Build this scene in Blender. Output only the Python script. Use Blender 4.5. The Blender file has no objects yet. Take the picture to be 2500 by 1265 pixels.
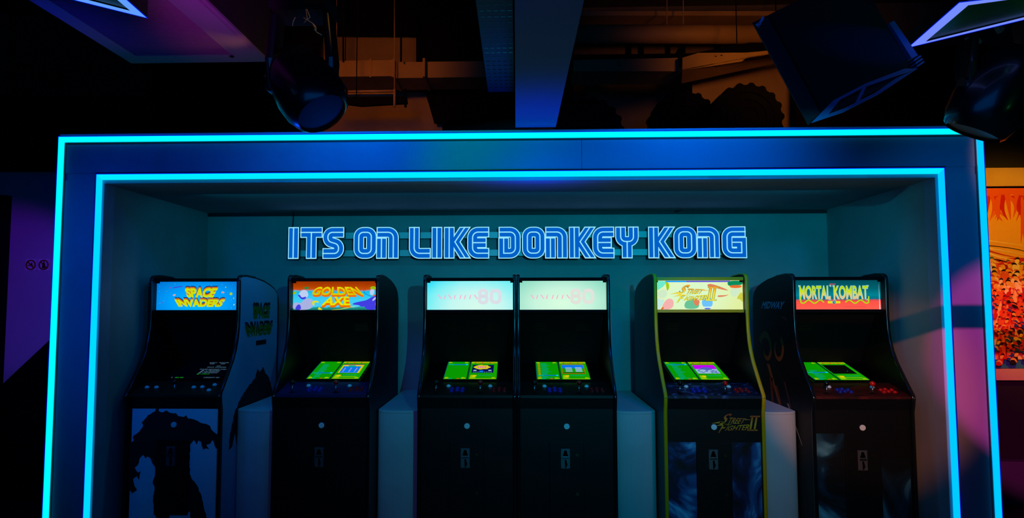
import bpy, bmesh, math, random
from mathutils import Vector, Matrix
from mathutils.geometry import tessellate_polygon
R_ = math.radians

# ------------------------------------------------------------------ camera
FOC, PX, PY = 1600.0, 1212.0, 632.5
EYE = Vector((0, 0, 1.53))
def cam_axes(yaw, pitch, roll):
    y, p, r = R_(yaw), R_(pitch), R_(roll)
    f = Vector((-math.sin(y) * math.cos(p), math.cos(y) * math.cos(p), math.sin(p)))
    rt = Vector((math.cos(y), math.sin(y), 0)); up = rt.cross(f)
    return rt * math.cos(r) + up * math.sin(r), up * math.cos(r) - rt * math.sin(r), f
RT, UP, FW = cam_axes(1.762, 3.749, -0.081)
cd = bpy.data.cameras.new('camera'); cam = bpy.data.objects.new('camera', cd)
bpy.context.scene.collection.objects.link(cam)
cam.matrix_world = Matrix(((RT.x, UP.x, -FW.x, EYE.x), (RT.y, UP.y, -FW.y, EYE.y), (RT.z, UP.z, -FW.z, EYE.z), (0, 0, 0, 1)))
cd.sensor_width = 36; cd.lens = FOC / 2500 * 36; cd.shift_x = (1250 - PX) / 2500; cd.clip_start = .05
bpy.context.scene.camera = cam
def ray(px, py): return FW + RT * ((px - PX) / FOC) - UP * ((py - PY) / FOC)
def at(px, py, Y): d = ray(px, py); return EYE + d * (Y / d.y)
def atz(px, py, Z): d = ray(px, py); return EYE + d * ((Z - EYE.z) / d.z)

# ------------------------------------------------------------------ world, exposure, main lights
sc = bpy.context.scene
w = bpy.data.worlds.new('world'); sc.world = w; w.use_nodes = True
w.node_tree.nodes['Background'].inputs[0].default_value = (0, .02, .08, 1)
w.node_tree.nodes['Background'].inputs[1].default_value = .012
sc.view_settings.view_transform = 'Standard'; sc.view_settings.look = 'None'
sc.view_settings.exposure = 0; sc.view_settings.gamma = 1; sc.view_settings.use_curve_mapping = False

def aim(o, tgt): o.rotation_euler = (Vector(tgt) - o.location).to_track_quat('-Z', 'Y').to_euler()
def spot(name, loc, tgt, col, power, deg, blend=1.0, rad=.1):
    l = bpy.data.lights.new(name, 'SPOT'); l.color = col; l.energy = power; l.spot_size = R_(deg); l.spot_blend = blend; l.shadow_soft_size = rad
    o = bpy.data.objects.new(name, l); sc.collection.objects.link(o); o.location = loc; aim(o, tgt); return o
def area(name, loc, tgt, col, power, sx, sy, spread=180):
    l = bpy.data.lights.new(name, 'AREA'); l.shape = 'RECTANGLE'; l.size = sx; l.size_y = sy; l.color = col; l.energy = power; l.spread = R_(spread)
    o = bpy.data.objects.new(name, l); sc.collection.objects.link(o); o.location = loc; aim(o, tgt); return o

# teal spot behind the camera, cut by added unseen plates built further down
spot('teal_spot', (.9, -1.0, 2.15), (.85, 5.7, 3.50), (.0, .74, 1), 375, 82, 1, .006)
spot('blue_spot_left', (-1.0, 3.32, 3.0), (-1.15, 4.23, 2.46), (.0, .16, 1), 50, 95, 1, .12)
spot('blue_spot_far_left', (-2.5, 3.3, 3.05), (-2.4, 4.23, 2.5), (.0, .06, 1), 9, 110, 1, .1)
spot('blue_spot_right', (1.15, 3.2, 3.0), (1.15, 4.23, 2.38), (.0, .19, 1), 62, 96, 1, .12)
spot('teal_spot_header', (-.45, 3.2, 2.70), (-.10, 4.23, 2.42), (.0, .9, .55), 14, 76, 1, .1)
spot('blue_spot_jamb_left', (-2.95, 2.4, 2.3), (-2.9, 4.23, 1.55), (.0, .12, 1), 45, 62, 1, .1)
spot('blue_spot_jamb_right', (2.9, 2.2, 2.7), (2.83, 4.23, 2.05), (.0, .28, 1), 40, 44, 1, .1)
area('blue_fill', (0, .3, 2.4), (0, 4.23, 1.9), (.0, .22, 1), 13, 3.2, 1.0)
# two coloured stage spots behind the camera share one added unseen bar that throws the band across the right jamb
spot('violet_spot_right', (.20, -.30, 2.43), (3.40, 4.3, 1.13), (1, .05, .42), 900, 15, .35, .002)
spot('amber_spot_right', (.20, -.30, 2.43), (2.34, 4.55, .96), (1, .24, .01), 420, 15.5, .55, .002)
spot('warm_spot', (1.7, .4, 2.1), (1.8, 4.4, .95), (1, .40, .03), 42, 34, 1, .1)
spot('warm_spot_trim', (1.6, .6, 2.0), (1.30, 4.65, 1.30), (1, .48, .0), 60, 14, .9, .05)
spot('warm_spot_left', (-.4, .4, 2.1), (-.6, 4.4, .95), (1, .10, .02), 9, 44, 1, .1)
area('recess_fill', (0, 4.6, 2.27), (0, 5.4, 1.0), (.0, .62, 1), 4.5, 4.6, .10)
spot('violet_spot_left', (-2.6, 2.6, 2.2), (-4.15, 5.2, 1.62), (.22, 0, 1), 62, 30, .6, .03)
spot('amber_spot_poster', (2.9, 3.1, 3.0), (3.85, 5.2, 1.9), (1, .42, .01), 220, 40, .6, .1)

# ------------------------------------------------------------------ helpers
def lin(c):
    return tuple(((x / 255) / 12.92 if x / 255 <= .04045 else ((x / 255 + .055) / 1.055) ** 2.4) for x in c)
MATS = {}
def mat(name, rgb, rough=.6, metal=0.0, spec=.5, noise=0.0, nscale=8.0, emit=0.0, ergb=None, coat=0.0, bump=0.0):
    if name in MATS: return MATS[name]
    m = bpy.data.materials.new(name); m.use_nodes = True; nt = m.node_tree; b = nt.nodes['Principled BSDF']
    c = lin(rgb)
    b.inputs['Base Color'].default_value = (*c, 1); b.inputs['Roughness'].default_value = rough
    b.inputs['Metallic'].default_value = metal; b.inputs['Specular IOR Level'].default_value = spec
    b.inputs['Coat Weight'].default_value = coat
    if noise > 0 or bump > 0:
        tc = nt.nodes.new('ShaderNodeTexCoord'); n = nt.nodes.new('ShaderNodeTexNoise'); n.inputs['Scale'].default_value = nscale; n.inputs['Detail'].default_value = 6
        nt.links.new(tc.outputs['Object'], n.inputs['Vector'])
        if noise > 0:
            r = nt.nodes.new('ShaderNodeValToRGB')
            r.color_ramp.elements[0].position = .3; r.color_ramp.elements[1].position = .7
            r.color_ramp.elements[0].color = (*[v * (1 - noise) for v in c], 1); r.color_ramp.elements[1].color = (*[min(1, v * (1 + noise)) for v in c], 1)
            nt.links.new(n.outputs['Fac'], r.inputs['Fac']); nt.links.new(r.outputs['Color'], b.inputs['Base Color'])
        if bump > 0:
            bp = nt.nodes.new('ShaderNodeBump'); bp.inputs['Strength'].default_value = bump; bp.inputs['Distance'].default_value = .005
            nt.links.new(n.outputs['Fac'], bp.inputs['Height']); nt.links.new(bp.outputs['Normal'], b.inputs['Normal'])
    if emit > 0:
        b.inputs['Emission Color'].default_value = (*lin(ergb or rgb), 1); b.inputs['Emission Strength'].default_value = emit
    MATS[name] = m; return m
def glow(name, rgb, k=1.0):
    """pure emitter: backlit print, LED diffuser or screen pixel of one colour"""
    if name in MATS: return MATS[name]
    m = bpy.data.materials.new(name); m.use_nodes = True; nt = m.node_tree; nt.nodes.clear()
    e = nt.nodes.new('ShaderNodeEmission'); o = nt.nodes.new('ShaderNodeOutputMaterial')
    c = lin(rgb) if max(rgb) > 2 else rgb
    e.inputs[0].default_value = (*c, 1); e.inputs[1].default_value = k; nt.links.new(e.outputs[0], o.inputs[0])
    MATS[name] = m; return m
def glow_ramp(name, axis, lo, hi, stops, k=1.0, noise=0.0, nscale=6.0, radial=None):
    """backlit print with a printed gradient; stops = [(pos, rgb)...] along an object axis"""
    if name in MATS: return MATS[name]
    m = bpy.data.materials.new(name); m.use_nodes = True; nt = m.node_tree; nt.nodes.clear(); N = nt.nodes.new; L = nt.links.new
    e = N('ShaderNodeEmission'); o = N('ShaderNodeOutputMaterial'); tc = N('ShaderNodeTexCoord'); mr = N('ShaderNodeMapRange'); cr = N('ShaderNodeValToRGB')
    if radial:
        vm = N('ShaderNodeVectorMath'); vm.operation = 'SUBTRACT'; vm.inputs[1].default_value = radial[0]; L(tc.outputs['Object'], vm.inputs[0])
        v2 = N('ShaderNodeVectorMath'); v2.operation = 'MULTIPLY'; v2.inputs[1].default_value = radial[1]; L(vm.outputs[0], v2.inputs[0])
        v3 = N('ShaderNodeVectorMath'); v3.operation = 'LENGTH'; L(v2.outputs[0], v3.inputs[0]); src = v3.outputs['Value']
    else:
        sx = N('ShaderNodeSeparateXYZ'); L(tc.outputs['Object'], sx.inputs[0]); src = sx.outputs[axis]
    if noise > 0:
        n = N('ShaderNodeTexNoise'); n.inputs['Scale'].default_value = nscale; L(tc.outputs['Object'], n.inputs['Vector'])
        a = N('ShaderNodeMath'); a.operation = 'MULTIPLY_ADD'; a.inputs[1].default_value = noise; L(n.outputs['Fac'], a.inputs[0]); L(src, a.inputs[2]); src = a.outputs[0]
    mr.inputs['From Min'].default_value = lo; mr.inputs['From Max'].default_value = hi; L(src, mr.inputs['Value']); L(mr.outputs[0], cr.inputs['Fac'])
    els = cr.color_ramp.elements
    els[0].position = stops[0][0]; els[0].color = (*lin(stops[0][1]), 1); els[1].position = stops[-1][0]; els[1].color = (*lin(stops[-1][1]), 1)
    for p, c in stops[1:-1]: q = els.new(p); q.color = (*lin(c), 1)
    e.inputs[1].default_value = k; L(cr.outputs[0], e.inputs[0]); L(e.outputs[0], o.inputs[0])
    MATS[name] = m; return m
def print_mat(name, stops, scale=(3, 3, 3), dist=1.5, rough=.45, detail=5, nscale=1.0):
    """printed vinyl: cloudy colour artwork through a colour ramp"""
    if name in MATS: return MATS[name]
    m = bpy.data.materials.new(name); m.use_nodes = True; nt = m.node_tree; N = nt.nodes.new; L = nt.links.new; b = nt.nodes['Principled BSDF']
    tc = N('ShaderNodeTexCoord'); mp = N('ShaderNodeMapping'); mp.inputs['Scale'].default_value = scale; n = N('ShaderNodeTexNoise'); cr = N('ShaderNodeValToRGB')
    n.inputs['Detail'].default_value = detail; n.inputs['Distortion'].default_value = dist; n.inputs['Scale'].default_value = nscale
    L(tc.outputs['Object'], mp.inputs[0]); L(mp.outputs[0], n.inputs['Vector']); L(n.outputs['Fac'], cr.inputs['Fac']); L(cr.outputs[0], b.inputs['Base Color'])
    els = cr.color_ramp.elements
    els[0].position = stops[0][0]; els[0].color = (*lin(stops[0][1]), 1); els[1].position = stops[-1][0]; els[1].color = (*lin(stops[-1][1]), 1)
    for p, c in stops[1:-1]: q = els.new(p); q.color = (*lin(c), 1)
    b.inputs['Roughness'].default_value = rough
    MATS[name] = m; return m

class MB:
    def __init__(s): s.bm = bmesh.new()
    def box(s, x0, x1, y0, y1, z0, z1, mi=0):
        v = [s.bm.verts.new((x, y, z)) for x in (x0, x1) for y in (y0, y1) for z in (z0, z1)]
        for f in ((0, 1, 3, 2), (4, 6, 7, 5), (0, 4, 5, 1), (2, 3, 7, 6), (0, 2, 6, 4), (1, 5, 7, 3)):
            s.bm.faces.new([v[i] for i in f]).material_index = mi
        return s
    def prism(s, pts, d, mi=0):
        """polygon (list of 3D points) extruded by vector d"""
        d = Vector(d); a = [s.bm.verts.new(Vector(p)) for p in pts]; b = [s.bm.verts.new(Vector(p) + d) for p in pts]; n = len(pts)
        fs = [s.bm.faces.new(a), s.bm.faces.new(b[::-1])]
        for i in range(n): fs.append(s.bm.faces.new((a[i], b[i], b[(i + 1) % n], a[(i + 1) % n])))
        for f in fs: f.material_index = mi
        return s
    def poly(s, pts, mi=0):
        f = s.bm.faces.new([s.bm.verts.new(Vector(p)) for p in pts]); f.material_index = mi; return s
    def tube(s, pts, r, n=10, mi=0, cap=True):
        """round bar along 3D points; r a number or one per point"""
        pts = [Vector(p) for p in pts]; rr = r if isinstance(r, (list, tuple)) else [r] * len(pts); rings = []; up0 = None
        for i, p in enumerate(pts):
            t = (pts[min(i + 1, len(pts) - 1)] - pts[max(i - 1, 0)]).normalized()
            if up0 is None: up0 = Vector((0, 0, 1)) if abs(t.z) < .9 else Vector((1, 0, 0))
            a = t.cross(up0).normalized(); b = a.cross(t).normalized(); up0 = b
            rings.append([s.bm.verts.new(p + a * math.cos(2 * math.pi * k / n) * rr[i] + b * math.sin(2 * math.pi * k / n) * rr[i]) for k in range(n)])
        for i in range(len(rings) - 1):
            for k in range(n):
                f = s.bm.faces.new((rings[i][k], rings[i][(k + 1) % n], rings[i + 1][(k + 1) % n], rings[i + 1][k])); f.material_index = mi; f.smooth = True
        if cap:
            s.bm.faces.new(rings[0][::-1]).material_index = mi; s.bm.faces.new(rings[-1]).material_index = mi
        return s
    def ball(s, c, r, n=12, sc=(1, 1, 1), mi=0):
        g = bmesh.ops.create_uvsphere(s.bm, u_segments=n, v_segments=max(6, n // 2 + 2), radius=r)
        for v in g['verts']: v.co = Vector((v.co.x * sc[0], v.co.y * sc[1], v.co.z * sc[2])) + Vector(c)
        for v in g['verts']:
            for f in v.link_faces: f.smooth = True; f.material_index = mi
        return s
    def ribbon(s, path, hw, y0, y1, mi=0, close=False):
        """flat stroke of half-width hw in the XZ plane along 2D path, solid from y0 (front) to y1"""
        n = len(path); L_, R2 = [], []
        P = [Vector(p) for p in path]
        for i in range(n):
            if close: a, b = P[i - 1], P[(i + 1) % n]
            else: a, b = P[max(i - 1, 0)], P[min(i + 1, n - 1)]
            d1 = (P[i] - a); d2 = (b - P[i])
            if d1.length < 1e-9: d1 = d2
            if d2.length < 1e-9: d2 = d1
            d1.normalize(); d2.normalize()
            n1 = Vector((-d1.y, d1.x)); n2 = Vector((-d2.y, d2.x)); m = n1 + n2
            m = m / max(.35, m.length_squared / 2) if m.length > 1e-6 else n1
            L_.append(P[i] + m * hw); R2.append(P[i] - m * hw)
        F = [[s.bm.verts.new((q.x, y, q.y)) for q in side] for y in (y0, y1) for side in (L_, R2)]
        lf, rf, lb, rb = F
        rng = range(n) if close else range(n - 1)
        for i in rng:
            j = (i + 1) % n
            for q in ((lf[i], rf[i], rf[j], lf[j]), (lb[i], lb[j], rb[j], rb[i]), (lf[i], lf[j], lb[j], lb[i]), (rf[i], rb[i], rb[j], rf[j])):
                s.bm.faces.new(q).material_index = mi
        if not close:
            s.bm.faces.new((lf[0], lb[0], rb[0], rf[0])).material_index = mi; s.bm.faces.new((lf[-1], rf[-1], rb[-1], lb[-1])).material_index = mi
        return s
    def build(s, name, mats, parent=None, recalc=True):
        if recalc: bmesh.ops.recalc_face_normals(s.bm, faces=s.bm.faces)
        me = bpy.data.meshes.new(name); s.bm.to_mesh(me); s.bm.free()
        for m in (mats if isinstance(mats, (list, tuple)) else [mats]): me.materials.append(m)
        o = bpy.data.objects.new(name, me); sc.collection.objects.link(o)
        if parent: o.parent = parent
        return o
def bevel(o, wd=.004, seg=2):
    m = o.modifiers.new('bevel', 'BEVEL'); m.width = wd; m.segments = seg; m.limit_method = 'ANGLE'; return o
def thing(name, label, cat, loc=(0, 0, 0), group=None):
    o = bpy.data.objects.new(name, None); sc.collection.objects.link(o); o.location = loc; o['label'] = label; o['category'] = cat
    if group: o['group'] = group
    return o
def tag(o, label, cat, group=None):
    o['label'] = label; o['category'] = cat
    if group: o['group'] = group
    return o
def struct(o, label=None):
    o['kind'] = 'structure'
    if label: o['label'] = label; o['category'] = 'structure'
    return o
def bx(name, m, x0, x1, y0, y1, z0, z1, parent=None): return MB().box(x0, x1, y0, y1, z0, z1).build(name, m, parent)
def round_path(pts, r, n=6):
    """2D polyline with corners rounded; r number or list per point (0 = sharp)"""
    out = [Vector(pts[0])]
    for i in range(1, len(pts) - 1):
        p, a, b = Vector(pts[i]), Vector(pts[i - 1]), Vector(pts[i + 1]); rr = r[i] if isinstance(r, (list, tuple)) else r
        if rr <= 0: out.append(p); continue
        d1 = (a - p).normalized(); d2 = (b - p).normalized(); ang = d1.angle(d2); t = min(rr / math.tan(ang / 2), (a - p).length * .5 if i > 1 else (a - p).length, (b - p).length * .5 if i < len(pts) - 2 else (b - p).length)
        r2 = t * math.tan(ang / 2); c = p + (d1 + d2).normalized() * (r2 / math.sin(ang / 2))
        s0 = p + d1 * t - c; s1 = p + d2 * t - c; a0 = math.atan2(s0.y, s0.x); a1 = math.atan2(s1.y, s1.x)
        while a1 - a0 > math.pi: a1 -= 2 * math.pi
        while a1 - a0 < -math.pi: a1 += 2 * math.pi
        for k in range(n + 1): q = a0 + (a1 - a0) * k / n; out.append(c + Vector((math.cos(q), math.sin(q))) * r2)
    out.append(Vector(pts[-1])); return out
def text_pts(txt, bold=0.0, shear=0.0, res=3, space=1.0):
    """outline font turned to a flat mesh: (verts in 0..1 box, faces, aspect)"""
    cu = bpy.data.curves.new('t', 'FONT'); cu.body = txt; cu.size = 1; cu.offset = bold; cu.shear = shear; cu.resolution_u = res; cu.space_character = space; cu.fill_mode = 'FRONT'
    o = bpy.data.objects.new('t', cu); sc.collection.objects.link(o); dg = bpy.context.evaluated_depsgraph_get(); me = bpy.data.meshes.new_from_object(o.evaluated_get(dg))
    V = [v.co.copy() for v in me.vertices]; Fc = [tuple(p.vertices) for p in me.polygons]
    bpy.data.objects.remove(o); bpy.data.curves.remove(cu); bpy.data.meshes.remove(me)
    x0 = min(v.x for v in V); x1 = max(v.x for v in V); y0 = min(v.y for v in V); y1 = max(v.y for v in V)
    return [((v.x - x0) / (x1 - x0), (v.y - y0) / (y1 - y0)) for v in V], Fc, (x1 - x0) / (y1 - y0)
def put_text(mb, txt, fn, mi=0, **k):
    """fn maps (u,v) in 0..1 to a 3D point"""
    V, Fc, _ = text_pts(txt, **k); vs = [mb.bm.verts.new(fn(u, v)) for u, v in V]
    for f in Fc:
        try: mb.bm.faces.new([vs[i] for i in f]).material_index = mi
        except ValueError: pass
    return mb
def smooth2(P, k=2):
    for _ in range(k):
        Q = []
        for i in range(len(P)):
            a, b = P[i], P[(i + 1) % len(P)]; Q += [tuple(x * .75 + y * .25 for x, y in zip(a, b)), tuple(x * .25 + y * .75 for x, y in zip(a, b))]
        P = Q
    return P
def lerp(a, b, t): return a + (b - a) * t
def quad_fn(bl, br, tr, tl, y):
    """bilinear map of the unit square onto a quadrilateral in the XZ plane at depth y"""
    def fn(u, v):
        x = lerp(lerp(bl[0], br[0], u), lerp(tl[0], tr[0], u), v); z = lerp(lerp(bl[1], br[1], u), lerp(tl[1], tr[1], u), v)
        return Vector((x, y, z))
    return fn

BLACK = mat('black_laminate', (8, 8, 10), .5, spec=.25, noise=.25, nscale=30)
BLACKM = mat('matt_black', (7, 7, 9), .9, spec=.15)
GLOSSB = mat('gloss_black', (8, 8, 10), .12)
WALL = mat('grey_plaster', (150, 152, 156), .8, noise=.10, nscale=2.2, bump=.12)
FRAME = mat('grey_panel_board', (150, 158, 182), .62, noise=.05, nscale=3.0)
GROOVE = mat('dark_groove', (28, 30, 40), .6)
DARK = mat('dark_wall_paint', (34, 34, 40), .8)
CHROME = mat('chrome', (200, 205, 210), .22, metal=1)
STEEL = mat('dull_steel', (120, 125, 130), .4, metal=.8)
CYAN = glow('cyan_led', (0.0, 1.05, 1.35), 1.0)
CYANI = glow('cyan_led_inner', (0.0, .84, 1.3), 1.0)
EDGEB = glow('blue_fringe_glow', (0.0, .010, .65), 1.0)

# ------------------------------------------------------------------ setting
YF, YB = 4.23, 5.71
oL, oR, oT = -3.034, 2.962, 2.616
iL, iR, iT = -2.766, 2.710, 2.360
struct(bx('floor', mat('dark_floor', (30, 30, 34), .5, noise=.2, nscale=4), -6.5, 6.5, -1.6, 8.4, -.1, 0))
struct(bx('ceiling', mat('slab_concrete', (70, 66, 60), .9, noise=.2, nscale=2, bump=.2), -6.5, 6.5, -1.6, 8.4, 5.2, 5.35))
struct(bx('wall_far', mat('void_wall', (120, 112, 100), .9, noise=.15, nscale=1.5), -6.5, 6.5, 8.0, 8.2, 0, 5.2))
# portal: header and jambs
nL, nR, nT = iL + .027, iR - .032, iT - .040
FX0, FX1, FT = oL - .022, oR + .022, 2.656
def slab(name, x0, x1, z0, z1, y0=YF, y1=YF + .10): return struct(bx(name, FRAME, x0, x1, y0, y1, z0, z1))
head = slab('wall_header', FX0, FX1, nT, FT, YF + .006, YF + .12)
for a, b in ((FX0, .4245), (.4275, FX1)):
    MB().box(a, b, YF, YF + .006, iT + .030, oT - .030).build('header_panel', FRAME, head)
jl = slab('wall_jamb_left', FX0, nL, 0, nT, YF + .006, YF + .12); MB().box(oL + .030, iL - .030, YF, YF + .006, 0, iT - .02).build('jamb_panel', FRAME, jl)
jr = slab('wall_jamb_right', nR, FX1, 0, nT, YF + .006, YF + .12); MB().box(iR + .030, oR - .030, YF, YF + .006, 0, iT - .02).build('jamb_panel', FRAME, jr)
# groove shade beside the light strips, put in as flush dark strips
def outline(name, L_, Rr, T, wd, y0, y1, m):
    mb = MB(); mb.ribbon([(L_, 0), (L_, T), (Rr, T), (Rr, 0)], wd / 2, y0, y1); return mb.build(name, m)
struct(outline('trim_1', oL + .0265, oR - .0265, oT - .0265, .012, YF - .001, YF + .004, GROOVE))
struct(outline('trim_2', iL - .0265, iR + .0265, iT + .0265, .014, YF - .001, YF + .004, GROOVE))
# recess lining
nw = struct(MB().box(nL, nR, YB, YB + .08, 0, nT + .06).build('wall_back', WALL))
struct(bx('wall_left', WALL, nL - .06, nL, YF + .12, YB + .08, 0, nT + .06))
struct(bx('wall_right', WALL, nR, nR + .06, YF + .12, YB + .08, 0, nT + .06))
struct(bx('ceiling_recess', mat('soffit_paint', (150, 152, 156), .85, noise=.10, nscale=1.6), nL - .06, nR + .06, YF + .12, YB + .08, nT, nT + .06))
struct(bx('trim_3', GROOVE, nL, nR, YB - .012, YB, nT - .03, nT))
struct(bx('roof_recess', BLACKM, FX0, FX1, YF + .12, 6.7, FT - .05, FT - .004))

# LED strips
CYANR = glow('azure_led', (0.0, .60, 1.3), 1.0); CYANL = glow('azure_led_left', (0.0, .72, 1.3), 1.0)
def led(name, L_, Rr, T, wd, m, label, m2=None, m3=None):
    t = thing(name, label, 'led light', (0, YF, 0), 'cyan light strips round the recess')
    h = wd / 2
    for sm_, q in ((m2 or m, [(L_ - h, 0), (L_ + h, 0), (L_ + h, T - h), (L_ - h, T + h)]),
                  (m, [(L_ - h, T + h), (L_ + h, T - h), (Rr - h, T - h), (Rr + h, T + h)]),
                  (m3, [(Rr - h, 0), (Rr + h, 0), (Rr + h, T + h), (Rr - h, T - h)])):
        MB().prism([(x, -.012, z) for x, z in q], (0, .011, 0)).build('strip_segment', sm_, t)
    mb = MB(); mb.ribbon([(L_ - h - .0025, 0), (L_ - h - .0025, T + h + .0025), (Rr + h + .0025, T + h + .0025), (Rr + h + .0025, 0)], .0035, -.010, -.002)  # glowing blue border put in for the colour fringe round the strips
    mb.build('strip_fringe', EDGEB, t)
    return t
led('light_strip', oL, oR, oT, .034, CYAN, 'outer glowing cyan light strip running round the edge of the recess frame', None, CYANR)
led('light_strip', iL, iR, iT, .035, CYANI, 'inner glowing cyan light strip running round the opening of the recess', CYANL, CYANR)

# side walls beyond the portal
lw = struct(bx('wall_outer_left', mat('violet_lit_wall', (190, 186, 200), .8, noise=.06, nscale=2), -6.5, FX0 - .05, 5.2, 5.3, 0, 2.60))
struct(bx('wall_outer_left_upper', BLACKM, -6.5, FX0 - .02, 5.1, 5.3, 2.60, 3.2))
struct(bx('door_1', BLACKM, -5.2, -4.13, 5.14, 5.2, 0, 2.40))
rw = struct(bx('wall_outer_right', mat('right_wall_paint', (20, 19, 20), .8), FX1 + .05, 6.5, 5.24, 5.34, 0, 3.3))
struct(bx('trim_4', mat('plywood_board', (206, 170, 120), .6, noise=.1, nscale=3), 3.66, 5.2, 5.205, 5.24, 2.43, 2.575))
struct(bx('trim_5', mat('teal_painted_board', (40, 120, 130), .6), 3.66, 5.2, 5.21, 5.24, 1.015, 1.08))
struct(bx('trim_6', MATS['plywood_board'], 3.66, 5.2, 5.19, 5.24, .925, 1.012))
struct(bx('baseboard_right', mat('pale_plinth', (70, 78, 84), .7), 3.60, 5.2, 5.16, 5.24, 0, .32))

# no smoking signs on the left wall
SIGNW = mat('sign_white', (230, 225, 240), .5); SIGNR = mat('sign_red', (150, 12, 20), .5); SIGNK = mat('sign_black', (20, 10, 14), .5)
for k, (cx_, lab) in enumerate(((75.5, 'square prohibition sign with a cigarette under a red ring, farther from the cyan strip'), (107, 'square prohibition sign with a bottle under a red ring, beside the cyan strip'))):
    c = at(cx_, 647, 5.19); t = thing('prohibition_sign', lab, 'sign', c, 'prohibition signs on the left wall'); s_ = .047
    bx('sign_plate', SIGNW, -s_, s_, 0, .008, -s_, s_, t)
    mb = MB()
    if k == 0: mb.box(-.025, .018, -.002, -.001, -.008, 0); mb.box(.0, .012, -.002, -.001, 0, .018)
    else: mb.prism([(-.012, -.002, -.028), (.012, -.002, -.028), (.012, -.002, .008), (.004, -.002, .018), (.004, -.002, .03), (-.004, -.002, .03), (-.004, -.002, .018), (-.012, -.002, .008)], (0, .001, 0))
    mb.build('pictogram', SIGNK, t)
    mb = MB(); mb.ribbon([(math.cos(a * math.pi / 12) * .037, math.sin(a * math.pi / 12) * .037) for a in range(24)], .005, -.004, -.001, close=True)
    mb.ribbon([(-.026, .026), (.026, -.026)], .0045, -.004, -.001); mb.build('prohibition_ring', SIGNR, t)

# ------------------------------------------------------------------ curved plinths between the machines
PL = mat('grey_plinth_plaster', (186, 190, 190), .8, noise=.08, nscale=3, bump=.08)
for x0, x1, lab in ((-1.996, -1.657, 'waist-high grey plinth with rounded front right of the blue-marquee machine'),
                    (-.985, -.672, 'waist-high grey plinth with rounded front right of the orange-marquee machine'),
                    (.667, .968, 'waist-high grey plinth with rounded front left of the yellow-edged machine'),
                    (1.640, 1.937, 'waist-high grey plinth with rounded front right of the yellow-edged machine')):
    t = thing('plinth', lab, 'plinth', ((x0 + x1) / 2, 4.7, 0), 'rounded plinths between the machines')
    h = (x1 - x0) / 2; pts = [(h, YB - 4.7), (-h, YB - 4.7)] + [(-h * math.cos(a * math.pi / 16), -.075 * math.sin(a * math.pi / 16) ** .8 if a not in (0, 16) else 0) for a in range(17)]
    o = MB().prism([(x, y, 0) for x, y in pts], (0, 0, .752)).build('plinth_body', PL, t)
    o = MB().prism([(x * .999, y, .752) for x, y in pts], (0, 0, .018)).build('plinth_top', PL, t); bevel(o, .003, 2)

# ------------------------------------------------------------------ wall sign
OUTL = glow('sign_outline', (150, 232, 255), 1.0); SBLUE = glow_ramp('sign_blue', 0, -2, 2, [(0, (0, 84, 186)), (.5, (0, 96, 200)), (1, (0, 84, 190))]); RET = mat('sign_return', (10, 14, 20), .6)
RAIL = mat('sign_rail', (235, 240, 245), .3)
sgn = thing('wall_sign', 'long blue and white outlined lettering sign on two rails across the recess wall', 'sign', (0, 5.6, 0))
for za, zb in ((2.081, 2.134), (1.927, 1.980)):
    MB().box(-1.88, 1.80, .035, .075, za, zb).build('rail', RAIL, sgn)
    for xx in (-1.6, -.9, -.2, .5, 1.2, 1.7): pass
HO, HB, HI = .168, .139, .017
def glyph(strokes, polys, hscale):
    """strokes: (path, shrink_start, shrink_end); returns three MBs (outline, face, inline)"""
    A, B, C = MB(), MB(), MB(); Hh = hscale
    def cut(path, s0, s1):
        p = [Vector(q) for q in path]; p[0] = p[0] + (p[1] - p[0]).normalized() * s0; p[-1] = p[-1] + (p[-2] - p[-1]).normalized() * s1; return p
    sz = lambda p: [(q[0] * Hh, q[1] * Hh) for q in p]
    for path, s0, s1, closed in strokes:
        A.ribbon(sz(path), HO * Hh, -.012, .035, close=closed)
        B.ribbon(sz(path if closed else cut(path, s0, s1)), HB * Hh, -.015, -.010, close=closed)
        C.ribbon(sz(path), HI * Hh, -.018, -.010, close=closed)
    for (a, b, s0, s1) in polys:   # slanted arms of the K: horizontally cut
        def arm(hw, e0, e1, y0, y1, M):
            a_, b_ = Vector(a), Vector(b); d = b_ - a_; a2 = a_ + d * e0; b2 = b_ - d * e1
            M.prism([((a2.x - hw) * Hh, y0, a2.y * Hh), ((a2.x + hw) * Hh, y0, a2.y * Hh), ((b2.x + hw) * Hh, y0, b2.y * Hh), ((b2.x - hw) * Hh, y0, b2.y * Hh)], (0, y1 - y0, 0))
        arm(HO * 1.07, 0, 0, -.012, .035, A); arm(HB * 1.0, s0, s1, -.015, -.010, B); arm(HI * 1.2, 0, 0, -.018, -.010, C)
    return A, B, C
e = .033
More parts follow.
